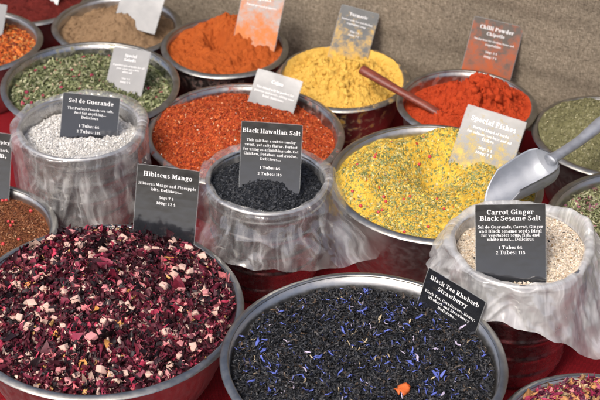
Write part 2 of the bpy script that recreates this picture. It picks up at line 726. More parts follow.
def make_tub(px, half, h, label, taper=.8):
    c = P(px[0], px[1], h)
    r = half*depth_at(c)/F_PX
    B = Bowl()
    B.c, B.r, B.h, B.rw = np.array([c[0], c[1], 0.]), r, h, r-.002
    B.rb = r*taper
    B.taper = taper
    root = link('steel_tub', None, None, (c[0], c[1], 0))
    tag(root, label, 'tub', 'ridged steel tubs lined with plastic bags')

    def rr(z):
        u = z/h
        base = r*(taper+(1-taper)*min(1, u)**.8)
        base *= 1-.22*max(0, 1-u/.16)**2
        k = (z*1000) % 34
        return base+(.0016*max(0, math.sin(k/12*PI)) if k < 12 and .08 < u < .92 else 0)
    zs = np.linspace(0.0005, h, 110)
    prof = [(.0005, .0008)]+[(rr(z), z) for z in zs]+[(r-.0028, h), (r-.003, h-.01), (r*taper*.9, .006), (.0005, .005)]
    V, F = lathe(prof, 112)
    link('shell', mesh_np('shell', V, F, None, True, RIDGE_STEEL), root)
    prof = [(r-.0010+.0036*math.cos(a), h+.0012+.0034*math.sin(a)) for a in np.linspace(0, 2*PI, 11)]
    V, F = lathe(prof, 112)
    link('rim', mesh_np('rim', V, F, None, True, STEEL), root)
    B.root = root
    BOWLS[label] = B
    return B


T_SEL = make_tub((80, 128), 61, .195, 'steel tub inside the plastic bag of white sea salt', taper=.72)
T_HAW = make_tub((267, 181), 60, .194, 'ridged steel tub inside the clear bag of black salt', taper=.84)
T_CAR = make_tub((519, 247), 68, .215, 'ridged steel tub under the milky bag of beige salt', taper=.80)


def film(name, milk, crease, bump_s=.5, trans=.4, facet=.35):
    """thin crinkled poly film: mostly clear, hazier and shinier along its pleats. «hang» is (around, along) in metres"""
    m, t, b, o = mat(name)
    t.nodes.remove(b)
    tr = nn(t, 'ShaderNodeBsdfTransparent', Color=(.985, .985, .98, 1))
    df = nn(t, 'ShaderNodeBsdfDiffuse', Color=(.92, .92, .90, 1))
    tl = nn(t, 'ShaderNodeBsdfTranslucent', Color=(.92, .92, .90, 1))
    gl = nn(t, 'ShaderNodeBsdfGlossy', Roughness=.10, Color=(1, 1, 1, 1))
    mxa = t.nodes.new('ShaderNodeMixShader')
    mxa.inputs[0].default_value = trans
    t.links.new(df.outputs[0], mxa.inputs[1])
    t.links.new(tl.outputs[0], mxa.inputs[2])
    at = nn(t, 'ShaderNodeAttribute', attribute_name='hang')
    wp = nn(t, 'ShaderNodeTexNoise', Scale=11, Detail=3)
    t.links.new(at.outputs['Vector'], wp.inputs['Vector'])
    vm = nn(t, 'ShaderNodeVectorMath', operation='MULTIPLY_ADD')
    vm.inputs[1].default_value = (.045, .045, 0)
    t.links.new(wp.outputs['Color'], vm.inputs[0])
    t.links.new(at.outputs['Vector'], vm.inputs[2])
    lines, hts = [], []
    for ang, sx, sy, sd in ((.0, 42, 7, .1), (.55, 34, 6, 3.7), (-.6, 30, 6, 8.2), (.15, 110, 16, 5.5)):
        mp = nn(t, 'ShaderNodeMapping')
        mp.inputs['Rotation'].default_value = (0, 0, ang)
        mp.inputs['Scale'].default_value = (sx, sy, 1)
        mp.inputs['Location'].default_value = (sd, sd, 0)
        t.links.new(vm.outputs[0], mp.inputs[0])
        n = nn(t, 'ShaderNodeTexNoise', Scale=1, Detail=2, Roughness=.5)
        t.links.new(mp.outputs[0], n.inputs['Vector'])
        # a thin line where the noise crosses its middle: a pleat
        ln = ramp(t, n.outputs['Fac'], [(.455, (0, 0, 0)), (.50, (1, 1, 1)), (.53, (.25, .25, .25)), (.60, (0, 0, 0))])
        lines.append(ln)
        hts.append(n.outputs['Fac'])

    def add(x, y, kx=1., ky=1.):
        q = nn(t, 'ShaderNodeMath', operation='MULTIPLY')
        q.inputs[1].default_value = kx
        t.links.new(x, q.inputs[0])
        z = nn(t, 'ShaderNodeMath', operation='MULTIPLY_ADD')
        z.inputs[1].default_value = ky
        t.links.new(y, z.inputs[0])
        t.links.new(q.outputs[0], z.inputs[2])
        return z.outputs[0]
    L = add(add(add(lines[0], lines[1], .8, .7), lines[2], 1, .7), lines[3], 1, .35)
    Hh = add(add(add(hts[0], hts[1]), hts[2]), hts[3], 1, .4)
    mpv = nn(t, 'ShaderNodeMapping')
    mpv.inputs['Scale'].default_value = (46, 24, 1)
    t.links.new(vm.outputs[0], mpv.inputs[0])
    vo = nn(t, 'ShaderNodeTexVoronoi', Scale=1, feature='F1')
    t.links.new(mpv.outputs[0], vo.inputs['Vector'])
    Hh = add(Hh, vo.outputs['Distance'], 1, facet)
    area = ramp(t, noise(t, 13, 3, .6), [(.38, (.15, .15, .15)), (.62, (1, 1, 1))])
    cl = nn(t, 'ShaderNodeMath', operation='MULTIPLY')
    t.links.new(L, cl.inputs[0])
    t.links.new(area, cl.inputs[1])
    base = ramp(t, noise(t, 20, 3, .6), [(.3, (milk*.65,)*3), (.7, (min(1, milk*1.3),)*3)])
    fz = nn(t, 'ShaderNodeMath', operation='MULTIPLY_ADD', use_clamp=True)
    fz.inputs[1].default_value = crease
    t.links.new(cl.outputs[0], fz.inputs[0])
    t.links.new(base, fz.inputs[2])
    mx = t.nodes.new('ShaderNodeMixShader')
    t.links.new(fz.outputs[0], mx.inputs[0])
    t.links.new(tr.outputs[0], mx.inputs[1])
    t.links.new(mxa.outputs[0], mx.inputs[2])
    fr = nn(t, 'ShaderNodeLayerWeight', Blend=.5)
    pw = nn(t, 'ShaderNodeMath', operation='POWER')
    pw.inputs[1].default_value = 3.0
    t.links.new(fr.outputs['Facing'], pw.inputs[0])
    fm = nn(t, 'ShaderNodeMath', operation='MULTIPLY_ADD')
    fm.inputs[1].default_value = .42
    fm.inputs[2].default_value = .085
    t.links.new(pw.outputs[0], fm.inputs[0])
    mx2 = t.nodes.new('ShaderNodeMixShader')
    t.links.new(fm.outputs[0], mx2.inputs[0])
    t.links.new(mx.outputs[0], mx2.inputs[1])
    t.links.new(gl.outputs[0], mx2.inputs[2])
    bp = nn(t, 'ShaderNodeBump', Strength=bump_s, Distance=.008)
    t.links.new(Hh, bp.inputs['Height'])
    for x in (gl, df, tl):
        t.links.new(bp.outputs[0], x.inputs['Normal'])
    t.links.new(mx2.outputs[0], o.inputs[0])
    return m


def make_bag(B, label, m, skirt, flare, seed, fold=.008, rim_up=None, deep=.055, pleat=.55, crumple=1.7, nth=420, nt=96):
    """bag lining a tub: up the inner wall, over the rim, hanging outside. skirt(th) length, flare(th) outward reach at the hem"""
    th = np.linspace(0, 2*PI, nth, endpoint=False)
    t = np.linspace(0, 1, nt)[:, None]
    TH = th[None, :]+0*t
    c, s = np.cos(TH), np.sin(TH)
    t_in, t_rim = .22, .36
    up = (rim_up(TH) if rim_up is not None else 0*TH)+.008+.008*fbm(c*2.4+5, s*2.4, 3, seed)
    L, FL = skirt(TH), flare(TH)
    R = B.r
    # inner run
    a = np.clip(t/t_in, 0, 1)
    r1 = R-.0065+.0*a
    z1 = B.h-deep+a*(deep+up*.5)
    # rim: a loose roll that stands off the steel by a varying amount
    b = np.clip((t-t_in)/(t_rim-t_in), 0, 1)*PI
    off = .004+.009*np.clip(fbm(c*2.0+seed, s*2.0+2, 2, seed+11)+.4, 0, 1)
    r2 = R-.0065+(1-np.cos(b))*.5*(.0085+off)
    z2 = B.h+up*.5+np.sin(b)*up*.8
    # skirt
    d = np.clip((t-t_rim)/(1-t_rim), 0, 1)
    fall = d*L
    r3 = R+.002+off+FL*d**1.35-np.minimum(fall, B.h)*(1-B.taper)*R/B.h*.75
    z3 = B.h+up*.5-fall+.0*d
    r = np.where(t < t_in, r1, np.where(t < t_rim, r2, r3))
    z = np.where(t < t_in, z1, np.where(t < t_rim, z2, z3))
    # folds: a few broad ones, long slanting pleats between them
    q = fbm(c*2.2+seed+d*.5, s*2.2+d*.7, 2, seed+1)
    sw = th[None, :]*1.0+d*.55*np.sin(th[None, :]*2+seed)
    q2 = np.sin(sw*9+3*fbm(c*1.5+seed, s*1.5+d, 2, seed+2))*(.5+.5*fbm(c*2+3, s*2+d, 2, seed+4))
    q3 = 1-2*np.abs(fbm(c*4.2+d*1.4+seed, s*4.2-d*1.1, 2, seed+3))
    amp = np.where(t < t_in, .003, np.where(t < t_rim, .0030, .0040+fold*d))
    r = r+amp*(q*.9+(q2*.8+q3*.9)*pleat+.2)
    # crumpling: shallow facets that meet in sharp creases, drawn out along the hang
    rg_ = np.random.default_rng(seed)
    fac = 0
    for cell, k_, st in ((.034, .16, .55), (.014, .12, .7)):
        pu = TH*R
        pv = np.where(t < t_rim, (t-t_rim)*.1, d*L)
        slant = pu+pv*.35*np.sin(TH*2+seed)
        n_ = int(2*PI*R*.16/(cell*cell/st))+8
        su, sv = rg_.uniform(-.02, 2*PI*R+.02, n_), rg_.uniform(-.03, .14, n_)
        so = rg_.uniform(0, cell*.35, n_)
        su = np.concatenate([su, su-2*PI*R, su+2*PI*R])
        sv, so = np.tile(sv, 3), np.tile(so, 3)
        f1 = np.full(TH.shape, 9.)
        for a_, b_, o_ in zip(su, sv, so):
            f1 = np.minimum(f1, np.hypot(slant-a_, (pv-b_)*st)+o_)
        fac = fac+k_*(f1-cell*.45)
    r = r+fac*crumple*np.clip((t-.30)/.12, 0, 1)
    r = np.where(t < t_rim, np.minimum(r, np.where(t < t_in, R-.004, 9)), np.maximum(r, R*(B.taper+(1-B.taper)*np.clip(z/B.h, 0, 1)**.8)+.0035))
    z = z+np.where(t < t_rim, .002, .002+.006*d)*fbm(c*2.5+9, s*2.5+t*1.5, 2, seed+5)
    z = np.maximum(z, .004+.004*(1+fbm(c*9, s*9+d*5, 2, seed+8)))
    V = np.stack([r*c, r*s, z], 2).reshape(-1, 3)
    i, j = np.meshgrid(np.arange(nt-1), np.arange(nth), indexing='ij')
    A = i*nth+j
    Bq = i*nth+(j+1) % nth
    F = np.stack([A, Bq, Bq+nth, A+nth], 2).reshape(-1, 4)
    me = mesh_np('plastic_bag', V, F, None, True, m)
    along = np.where(t < t_in, -.05*(1-t/t_in), np.where(t < t_rim, (t-t_in)*.12, .02+d*L))
    hang = np.stack([np.abs((TH % (2*PI))-PI)*R, along, 0*TH+np.where(TH % (2*PI) > PI, .37, 0)], 2).reshape(-1, 3)
    me.attributes.new('hang', 'FLOAT_VECTOR', 'POINT').data.foreach_set('vector', hang.astype(np.float32).ravel())
    o = link('plastic_bag', me, None, B.c)
    tag(o, label, 'plastic bag', 'plastic bags lining the salt tubs')
    return o


def adeg(TH, deg, wid):
    x = np.angle(np.exp(1j*(TH-math.radians(deg))))
    return np.exp(-(x/math.radians(wid))**2)


CLEAR = film('clear_plastic_film', .09, .25, .60)
MILKY = film('milky_plastic_film', .38, .26, .40, .30, .6)
make_bag(T_SEL, 'crumpled clear plastic bag holding coarse white salt, at the left', film('hazy_plastic_film', .14, .27, .60),
         lambda T: .128+.008*fbm(np.cos(T)*2, np.sin(T)*2, 2, 3), lambda T: .012+.012*adeg(T, -60, 50)-.010*adeg(T, 200, 60), 31, fold=.007)
make_bag(T_HAW, 'clear plastic bag of black salt with its hem flaring out to the right', CLEAR,
         lambda T: .079+.012*adeg(T, -25, 40)+.006*fbm(np.cos(T)*2, np.sin(T)*2, 2, 8), lambda T: .024+.060*adeg(T, -22, 30)+.012*adeg(T, 215, 40), 57, fold=.007)
make_bag(T_CAR, 'milky white plastic bag of beige salt with one corner hanging down', MILKY,
         lambda T: .050+.065*adeg(T, -40, 22)+.03*adeg(T, 5, 40)+.006*fbm(np.cos(T)*3, np.sin(T)*3, 2, 8), lambda T: .018+.03*adeg(T, -35, 30)+.03*adeg(T, 15, 35), 83, fold=.007,
         rim_up=lambda T: .016*adeg(T, 18, 26)-.002*adeg(T, -95, 60), pleat=.3)

#@@HEAPS
# ------------------------------------------------------------------ the powders
def rad(u, v):
    return np.sqrt(u*u+v*v)


B = BOWLS['sum']
f_sum = lambda u, v: -.014+.026*(1-rad(u, v)**2)+.007*fbm(u*4, v*4, 4, 3)+.0012*fbm(u*26, v*26, 2, 4)
heap(B, 'maroon_powder', f_sum,
     powder('maroon_powder', [(.25, (.060, .008, .007)), (.75, (.15, .020, .015))], 60, 700, .8), 'dark maroon ground spice filling the corner bowl', 'spice',
     extra=[scatter(B, f_sum, lambda r: tpl_chunk(r, .3, .85), 900, (.0010, .0032), [((1, 1, 1), 1)], bpy.data.materials['maroon_powder'], 7, 1, (-.0006, .0006), lim=.95)])

B = BOWLS['bro']
f_bro = lambda u, v: -.022+.056*np.exp(-((u-.10)**2+(v-.0)**2)/.34)+.008*fbm(u*4, v*4, 5, 13)+.003*puff(u*6, v*6, 2, 15)+.0010*fbm(u*24, v*24, 2, 14)
heap(B, 'brown_powder', f_bro,
     powder('brown_powder', [(.25, (.185, .115, .062)), (.75, (.26, .17, .095))], 60, 800, .7), 'light brown ground spice heaped in a low peak', 'spice',
     extra=[scatter(B, f_bro, lambda r: tpl_chunk(r, .3, .85), 1600, (.0010, .0032), [((1, 1, 1), 1)], bpy.data.materials['brown_powder'], 17, 1, (-.0006, .0006), lim=.95)])

B = BOWLS['ora']


def f_ora(u, v):
    r = rad(u, v)
    h = -.010+.040*bell(u, v, .02, .48, .34)+.012*bell(u, v, .5, .1, .3)-.044*bell(u, v, -.12, .14, .14)+.010*bell(u, v, -.38, .1, .16)+.014*bell(u, v, .12, .10, .13)+.008*bell(u, v, -.1, -.3, .2)
    h = h+.004*np.sin(9*r+2*u)*np.exp(-((r-.6)/.3)**2)*.5
    h = h-.006*bell(u, v, .52, -.35, .12)+.006*bell(u, v, .45, .1, .18)
    return h+.007*fbm(u*3.4, v*3.4, 5, 23)+.006*(puff(u*4, v*4, 3, 25)-.6)*np.clip((.97-r)/.2, 0, 1)+.0012*fbm(u*22, v*22, 2, 24)


heap(B, 'orange_powder', f_ora, powder('orange_powder', [(.25, (.30, .060, .011)), (.75, (.40, .092, .018))], 50, 900, .6), 'bright orange ground spice with a small crater scooped in its middle', 'spice', 150, 400,
     extra=[scatter(B, f_ora, lambda r: tpl_chunk(r, .3, .85), 700, (.0010, .0030), [((1, 1, 1), 1)], bpy.data.materials['orange_powder'], 27, 1, (-.0006, .0006), lim=.95)])

B = BOWLS['cur']


def billow(x, y, o, s):
    return 1-2*np.abs(fbm(x, y, o, s))


def f_cur(u, v):
    r = rad(u, v)
    h = -.022+.026*bell(u, v, .0, -.1, .45)
    k = np.clip((.92-r)/.25, 0, 1)
    h = h+k*(.018*puff(u*3.0+3, v*3.0, 4, 33)*bell(u, v, -.05, .05, .5)+.005*puff(u*8, v*8, 2, 35))
    th = np.arctan2(v, u)
    back = np.clip(np.sin(th)*1.3+.35, 0, 1)
    h = h+np.clip((r-.80)/.2, 0, 1)**1.2*.024*back-.004*back*np.clip(np.sin(th*11), 0, 1)*bell(r, 0*r, .88, 0, .07)*(np.cos(th) < .1)
    h = h+np.clip((r-.85)/.15, 0, 1)*.010*(1-back)
    return h+.0012*fbm(u*30, v*30, 2, 36)


heap(B, 'yellow_powder', f_cur, powder('yellow_powder', [(.25, (.54, .32, .055)), (.75, (.66, .43, .10))], 50, 800, .5), 'clumpy golden yellow ground spice banked up the back of its bowl', 'spice', 170, 440,
     extra=[
                    scatter(B, f_cur, tpl_clump, 110, (.005, .017), [((1, 1, 1), 1)], bpy.data.materials['yellow_powder'], 38, 1, (-.004, .0), dens=lambda x, y: bell(x, y, -.02, .0, .40), lim=.85, smooth=True, nvar=10, slope=False),
                    scatter(B, f_cur, lambda r: tpl_chunk(r, .3, .85), 1500, (.0010, .0045), [((1, 1, 1), 1)], bpy.data.materials['yellow_powder'], 37, 1, (-.0006, .0006), lim=.95)])

B = BOWLS['chi']


def f_chi(u, v):
    r = rad(u, v)
    k = np.clip((.95-r)/.3, 0, 1)
    h = -.022+.036*bell(u, v, .30, .10, .42)+.012*bell(u, v, -.2, -.3, .4)+.016*np.clip((u-.55)/.45, 0, 1)*np.clip((r-.6)/.4, 0, 1)
    h = h+k*(.016*puff(u*3.0+1, v*3.0+4, 4, 43)*(.2+bell(u, v, .25, .10, .45))+.0045*puff(u*7, v*7, 2, 45))
    return h+.0010*fbm(u*30, v*30, 2, 46)


heap(B, 'chilli_powder', f_chi, powder('chilli_powder', [(.25, (.31, .032, .009)), (.75, (.43, .055, .014))], 50, 900, .5), 'vivid red chilli powder in a crumbly heap around the spoon', 'spice', 170, 440,
     extra=[
                    scatter(B, f_chi, tpl_clump, 90, (.006, .020), [((1, 1, 1), 1)], bpy.data.materials['chilli_powder'], 48, 1, (-.005, -.001), dens=lambda x, y: bell(x, y, .32, .12, .34), lim=.85, smooth=True, nvar=10, slope=False),
                    scatter(B, f_chi, lambda r: tpl_chunk(r, .3, .85), 1500, (.0010, .0045), [((1, 1, 1), 1)], bpy.data.materials['chilli_powder'], 47, 1, (-.0006, .0006), lim=.95)])

B = BOWLS['gre']


def f_gre(u, v):
    return -.012+.058*np.exp(-((u+.2)**2+(v-.15)**2)/.45)-.018*bell(u, v, .5, .1, .22)+.005*fbm(u*5, v*5, 4, 53)+.0018*fbm(u*24, v*24, 2, 54)


GREEN = [((.16, .15, .075), 3), ((.12, .115, .05), 3), ((.23, .22, .12), 2), ((.36, .33, .2), .5)]
heap(B, 'green_powder', f_gre, powder('green_powder', [(.25, (.095, .09, .04)), (.75, (.19, .18, .09))], 80, 700, .9), 'fine dark olive green herb powder in a rounded heap', 'spice',
     extra=[scatter(B, f_gre, lambda r: tpl_chunk(r, .3, .4), 5200, (.0012, .0028), GREEN, PIECES, 55, .5, (0, .001))])

# ---- coarse flakes
B = BOWLS['caj']


def f_caj(u, v):
    r = rad(u, v)
    h = -.022+.060*np.exp(-((u+.15)**2+(v+.0)**2)/.40)+.020*np.clip(-u-.45, 0, 1)
    return h+.009*fbm(u*4.5, v*4.5, 4, 63)+.0022*fbm(u*18, v*18, 2, 64)


RED = [((.45, .078, .018), 5), ((.35, .046, .012), 4), ((.53, .115, .028), 3), ((.18, .020, .008), 1.5), ((.62, .36, .20), .20), ((.7, .6, .48), .08)]
heap(B, 'chilli_flakes', f_caj, powder('chilli_flakes', [(.25, (.24, .030, .009)), (.75, (.42, .066, .016))], 90, 500, .9), 'coarse orange-red chilli flakes flecked with white, spilling over the left rim', 'spice', 80, 260,
     extra=[scatter(B, f_caj, lambda r: tpl_chunk(r, .35, .35), 24000, (.0011, .0031), RED, PIECES, 65, .7, (0, .0015), lim=.99)])

B = BOWLS['fla']


def f_fla(u, v):
    return -.020+.014*(1-rad(u, v)**2)+.004*fbm(u*5, v*5, 4, 73)+.0015*fbm(u*20, v*20, 2, 74)


ORF = [((.62, .16, .03), 4), ((.45, .09, .015), 4), ((.20, .035, .012), 3), ((.66, .33, .10), 1.5), ((.12, .02, .01), 1.5)]
heap(B, 'spice_flakes', f_fla, powder('spice_flakes', [(.25, (.35, .05, .01)), (.75, (.60, .16, .03))], 30, 600, .9), 'rough mix of orange and brown spice flakes at the left edge', 'spice',
     extra=[scatter(B, f_fla, lambda r: tpl_chunk(r, .35, .35), 7000, (.002, .006), ORF, PIECES, 75, .7, (0, .002))])

# ---- yellow powder with herbs and pink peppercorns
B = BOWLS['fis']


def seg(u, v, a, b):
    dx, dy = b[0]-a[0], b[1]-a[1]
    k = np.clip(((u-a[0])*dx+(v-a[1])*dy)/(dx*dx+dy*dy), 0, 1)
    return np.hypot(u-a[0]-k*dx, v-a[1]-k*dy)


def f_fis(u, v):
    r = rad(u, v)
    d = seg(u, v, (-.78, -.12), (-.40, .30))
    d = np.minimum(d, seg(u, v, (-.40, .30), (.18, .62)))
    h = -.014+.046*np.exp(-(d/.26)**2)+.020*bell(u, v, .55, .05, .3)+.016*bell(u, v, -.05, -.5, .35)-.030*bell(u, v, -.06, .16, .16)-.010*bell(u, v, .25, -.1, .2)
    return h+.009*fbm(u*4, v*4, 4, 83)+.0022*fbm(u*16, v*16, 3, 84)


FISH = [((.67, .46, .085), 6), ((.61, .37, .04), 4), ((.27, .29, .11), 3.4), ((.17, .20, .075), 2.4), ((.52, .46, .19), 2), ((.60, .50, .24), .8), ((.42, .05, .02), .12)]
p_fis = heap(B, 'yellow_herb_powder', f_fis, powder('yellow_herb_powder', [(.30, (.57, .345, .03)), (.70, (.69, .46, .075))], 34, 500, .9, speck=(520, .80, (.30, .30, .09))),
             'yellow powder mixed with green herbs and pink peppercorns in a tall heap', 'spice', 100, 280,
             extra=[scatter(B, f_fis, lambda r: tpl_chunk(r, .35, .45), 15000, (.0012, .0032), FISH, PIECES, 85, .6, (-.0005, .0012), dens=lambda x, y: .25+.75*(fbm(x*3+2, y*3, 3, 12) > -.08)),
                    scatter(B, f_fis, lambda r: tpl_petal(r, 1, .3, .5, .6), 4200, (.0022, .0048), [((.17, .21, .06), 3), ((.24, .27, .10), 2), ((.36, .36, .16), 1)], PIECES, 86, .5, (0, .0012),
                            dens=lambda x, y: .12+.88*(fbm(x*3+2, y*3, 3, 12) > -.02))])
PEPPER = plain('pink_pepper', (.50, .045, .045), .35, .5, .3, 200)
pm = [wrinkled_ball(200+i, 'peppercorn', .12, 2.5) for i in range(4)]
for mm in pm:
    mm.materials.append(PEPPER)
pts = [px_disc(B, *q, z) for q, z in (((375, 162), .02), ((374, 166), .02), ((352, 196), 0), ((357, 171), .02), ((383, 199), 0), ((385, 202), 0), ((381, 211), -.005), ((377, 213), -.005), ((403, 205), -.01), ((409, 203), -.01),
                                     ((428, 231), -.01), ((437, 198), 0), ((391, 141), .03), ((431, 140), .04), ((444, 209), 0), ((404, 235), -.01), ((420, 150), .03), ((360, 205), 0), ((480, 160), .01))]
place_parts(p_fis, B, f_fis, 'peppercorn', pm, pts, [random.uniform(.0042, .0058) for _ in pts], 87, 1, .0018)

# ---- green herbs with pink buds
B = BOWLS['her']


def f_her(u, v):
    return -.024+.024*np.exp(-((u+.1)**2+(v+.1)**2)/.45)+.005*fbm(u*5, v*5, 4, 93)+.002*fbm(u*15, v*15, 2, 94)


HERB = [((.21, .23, .11), 5), ((.13, .15, .065), 4), ((.31, .33, .18), 3), ((.45, .44, .28), 1.4), ((.09, .11, .05), 2), ((.42, .33, .22), .5), ((.40, .08, .10), .18)]
o_her = heap(B, 'dried_herbs', f_her, powder('dried_herbs', [(.3, (.07, .085, .035)), (.7, (.15, .18, .07))], 90, 500, .9), 'pale green dried herb leaves dotted with pink buds', 'herbs', 60, 200,
             extra=[scatter(B, f_her, lambda r: tpl_petal(r, 1, .30, .5, .7, ns=4, nw=1), 8500, (.005, .0125), HERB, PIECES, 95, .45, (0, .005))])
BUD = plain('pink_bud', (.27, .030, .060), .6, .3, .4, 150)
bmh = [wrinkled_ball(300+i, 'flower_bud', .35, 3, .75) for i in range(4)]
for mm in bmh:
    mm.materials.append(BUD)
rr_ = random.Random(5)
pts = [px_disc(B, *q, -.01) for q in ((43, 64), (74, 82), (42, 97), (25, 92), (30, 103), (61, 93), (72, 72), (55, 70), (92, 78), (22, 104), (150, 86), (137, 105), (158, 96), (85, 68), (66, 76), (34, 67))]
place_parts(o_her, B, f_her, 'flower_bud', bmh, pts, [rr_.uniform(.0042, .0075) for _ in pts], 96, 1, .004)

# ---- green and pink mix at the right edge
B = BOWLS['mix']


def f_mix(u, v):
    return -.020+.012*(1-rad(u, v)**2)+.004*fbm(u*5, v*5, 4, 103)


MIX = [((.26, .27, .13), 4), ((.40, .40, .24), 3), ((.14, .16, .07), 3), ((.52, .48, .32), 1.5), ((.36, .10, .15), 1.0), ((.25, .10, .14), .8)]
heap(B, 'herb_mix', f_mix, powder('herb_mix', [(.3, (.09, .09, .045)), (.7, (.19, .18, .09))], 90, 500, .9), 'loose green herb stalks with pink petals at the right edge', 'herbs', 50, 180,
     extra=[scatter(B, f_mix, lambda r: tpl_petal(r, 1, .2, .5, .7, ns=4, nw=1), 8000, (.006, .014), MIX, PIECES, 105, .45, (0, .006))])

# ---- rooibos with pink peppercorns
B = BOWLS['roo']


def f_roo(u, v):
    return -.016+.012*(1-rad(u, v)**2)+.004*fbm(u*5, v*5, 4, 113)


ROO = [((.24, .085, .035), 5), ((.17, .055, .025), 4), ((.33, .14, .065), 3), ((.10, .035, .02), 2), ((.45, .26, .14), .5)]
o_roo = heap(B, 'rooibos_tea', f_roo, powder('rooibos_tea', [(.3, (.12, .04, .018)), (.7, (.24, .09, .035))], 90, 500, .9), 'reddish brown rooibos tea with pink peppercorns on top', 'tea', 50, 180,
             extra=[scatter(B, f_roo, lambda r: tpl_needle(r, .3, .4), 13000, (.0025, .006), ROO, PIECES, 115, .5, (0, .003))])
pts = [px_disc(B, *q, -.008) for q in ((9.5, 224), (12, 228), (14, 224), (7, 199), (32, 209), (20, 241), (9, 261), (21, 254), (3, 199), (15, 258), (35, 240), (4, 246))]
place_parts(o_roo, B, f_roo, 'peppercorn', pm, pts, [rr_.uniform(.0046, .0062) for _ in pts], 116, 1, .003)

# ---- hibiscus
B = BOWLS['hib']


def f_hib(u, v):
    return -.014+.042*np.exp(-((u)**2+(v-.16)**2)/.55)+.006*fbm(u*5, v*5, 3, 123)


HIB = [((.048, .010, .016), 7), ((.090, .014, .024), 6), ((.17, .020, .042), 4.6), ((.37, .032, .068), 2.4), ((.016, .006, .009), 6), ((.55, .16, .17), 1.2), ((.60, .40, .32), .9)]
o_hib = heap(B, 'hibiscus_tea', f_hib, powder('hibiscus_tea', [(.3, (.02, .004, .008)), (.7, (.07, .01, .02))], 90, 300, .9), 'dark crimson hibiscus petals mixed with pale fruit cubes', 'tea', 60, 200,
             extra=[scatter(B, f_hib, lambda r: tpl_petal(r, 1, .52, 1.2, 2.4, 1.0, ns=6, nw=3, point=.5), 7200, (.008, .0185), HIB, PETALS, 125, .9, (-.001, .009), nvar=40, jitter=.32, smooth=True),
                    scatter(B, f_hib, lambda r: tpl_petal(r, 1, .22, 1.3, .8, 1.2, ns=6, nw=1, point=.7), 3200, (.008, .020), HIB, PETALS, 126, .7, (.001, .010), nvar=24, jitter=.32, smooth=True),
                    scatter(B, f_hib, lambda r: tpl_chunk(r, .45, .5), 1500, (.002, .0062), [((.62, .44, .36), 3), ((.55, .24, .24), 2), ((.60, .34, .12), 1), ((.03, .015, .02), 3)], PETALS, 124, .9, (.003, .010), nvar=12)])
FRUIT = plain('pale_fruit', (.66, .43, .35), .6, .35, .22, 130, .0006)
FRUIT_PINK = plain('pink_stained_fruit', (.60, .24, .24), .6, .35, .3, 130, .0006)
cub = [soft_cube(400+i, random.uniform(.45, .9), .24) for i in range(12)]
for i, mm in enumerate(cub):
    mm.name = 'fruit_cube'
    mm.materials.append(FRUIT if i % 4 else FRUIT_PINK)
rg = np.random.default_rng(77)
pts = disc_pts(rg, 98, .93, dens=lambda x, y: np.where(np.hypot(x, y) > .2, 1, .8))
place_parts(o_hib, B, f_hib, 'fruit_cube', cub, pts, rg.uniform(.0065, .0118, len(pts)), 127, .6, .0095)
RAISIN = plain('dark_berry', (.022, .012, .014), .5, .4, .3, 150, .001)
rai = [wrinkled_ball(500+i, 'dried_berry', .45, 2.8, .8) for i in range(5)]
for mm in rai:
    mm.materials.append(RAISIN)
pts = disc_pts(rg, 60, .93)
place_parts(o_hib, B, f_hib, 'dried_berry', rai, pts, rg.uniform(.007, .012, len(pts)), 128, 1, .006)
PEEL = plain('dried_peel', (.60, .27, .07), .55, .4, .3, 120, .0008)
pee = []
for i in range(4):
    V, F = tpl_petal(np.random.default_rng(600+i), 1, .8, 1.2, .5, .5, ns=7, nw=3, point=.45)
    mm = mesh_np('peel_piece', V, F, None, True, PEEL)
    pee.append(mm)
pts = [px_disc(B, *q, .012) for q in ((132, 307), (95, 318), (57, 338), (109, 345), (82, 364), (28, 288), (118, 330), (170, 262))]
place_parts(o_hib, B, f_hib, 'peel_piece', pee, pts, rg.uniform(.011, .018, len(pts)), 129, .3, .010)

# ---- black tea
B = BOWLS['tea']


def f_tea(u, v):
    return -.021+.015*np.exp(-((u+.15)**2+(v+.25)**2)/.7)+.004*fbm(u*5, v*5, 3, 133)+.0015*fbm(u*16, v*16, 2, 134)


BLK = [((.013, .0145, .018), 8), ((.023, .0245, .029), 5), ((.042, .040, .042), 3), ((.055, .040, .030), .8), ((.10, .065, .04), .25)]
o_tea = heap(B, 'black_tea', f_tea, powder('black_tea', [(.3, (.008, .008, .008)), (.7, (.02, .018, .017))], 90, 300, .9), 'twisted black tea leaves scattered with blue cornflower petals', 'tea', 60, 200,
             extra=[scatter(B, f_tea, lambda r: tpl_needle(r, .28, .55), 19000, (.004, .0115), BLK, TEA, 135, .55, (-.001, .005), nvar=24, jitter=.3)])
BLUE = plain('blue_petal', (.095, .125, .42), .6, .3, .35, 150)
LILAC = plain('faded_petal', (.46, .40, .52), .6, .3, .3, 150)
STRAW = plain('straw_petal', (.50, .40, .25), .6, .3, .3, 150)
cor = []
for i in range(12):
    rg2 = np.random.default_rng(700+i)
    V, F = tpl_petal(rg2, 1, .15 if i % 2 else .22, 1.6, 1.4, 1.2, ns=8, nw=2, point=.35)
    cor.append(mesh_np('cornflower_petal', V, F, None, True, BLUE if i < 9 else (LILAC if i < 11 else STRAW)))
pts = disc_pts(rg, 100, .95)
sz = rg.uniform(.0075, .0165, len(pts))
place_parts(o_tea, B, f_tea, 'cornflower_petal', cor, pts, sz, 136, .35, .0072)
more = scatter(B, f_tea, lambda r: tpl_petal(r, 1, .16, 1.5, 1.2, 1.2, ns=6, nw=1, point=.4), 330, (.0055, .0105), [((.09, .12, .40), 6), ((.13, .16, .44), 3), ((.46, .40, .50), 1.2), ((.48, .38, .24), 1.2)], PETALS, 137, .4, (.005, .0075))
tag(link('cornflower_petals', more, o_tea), kind='stuff')

# ---- flower tea in the corner
B = BOWLS['flo']


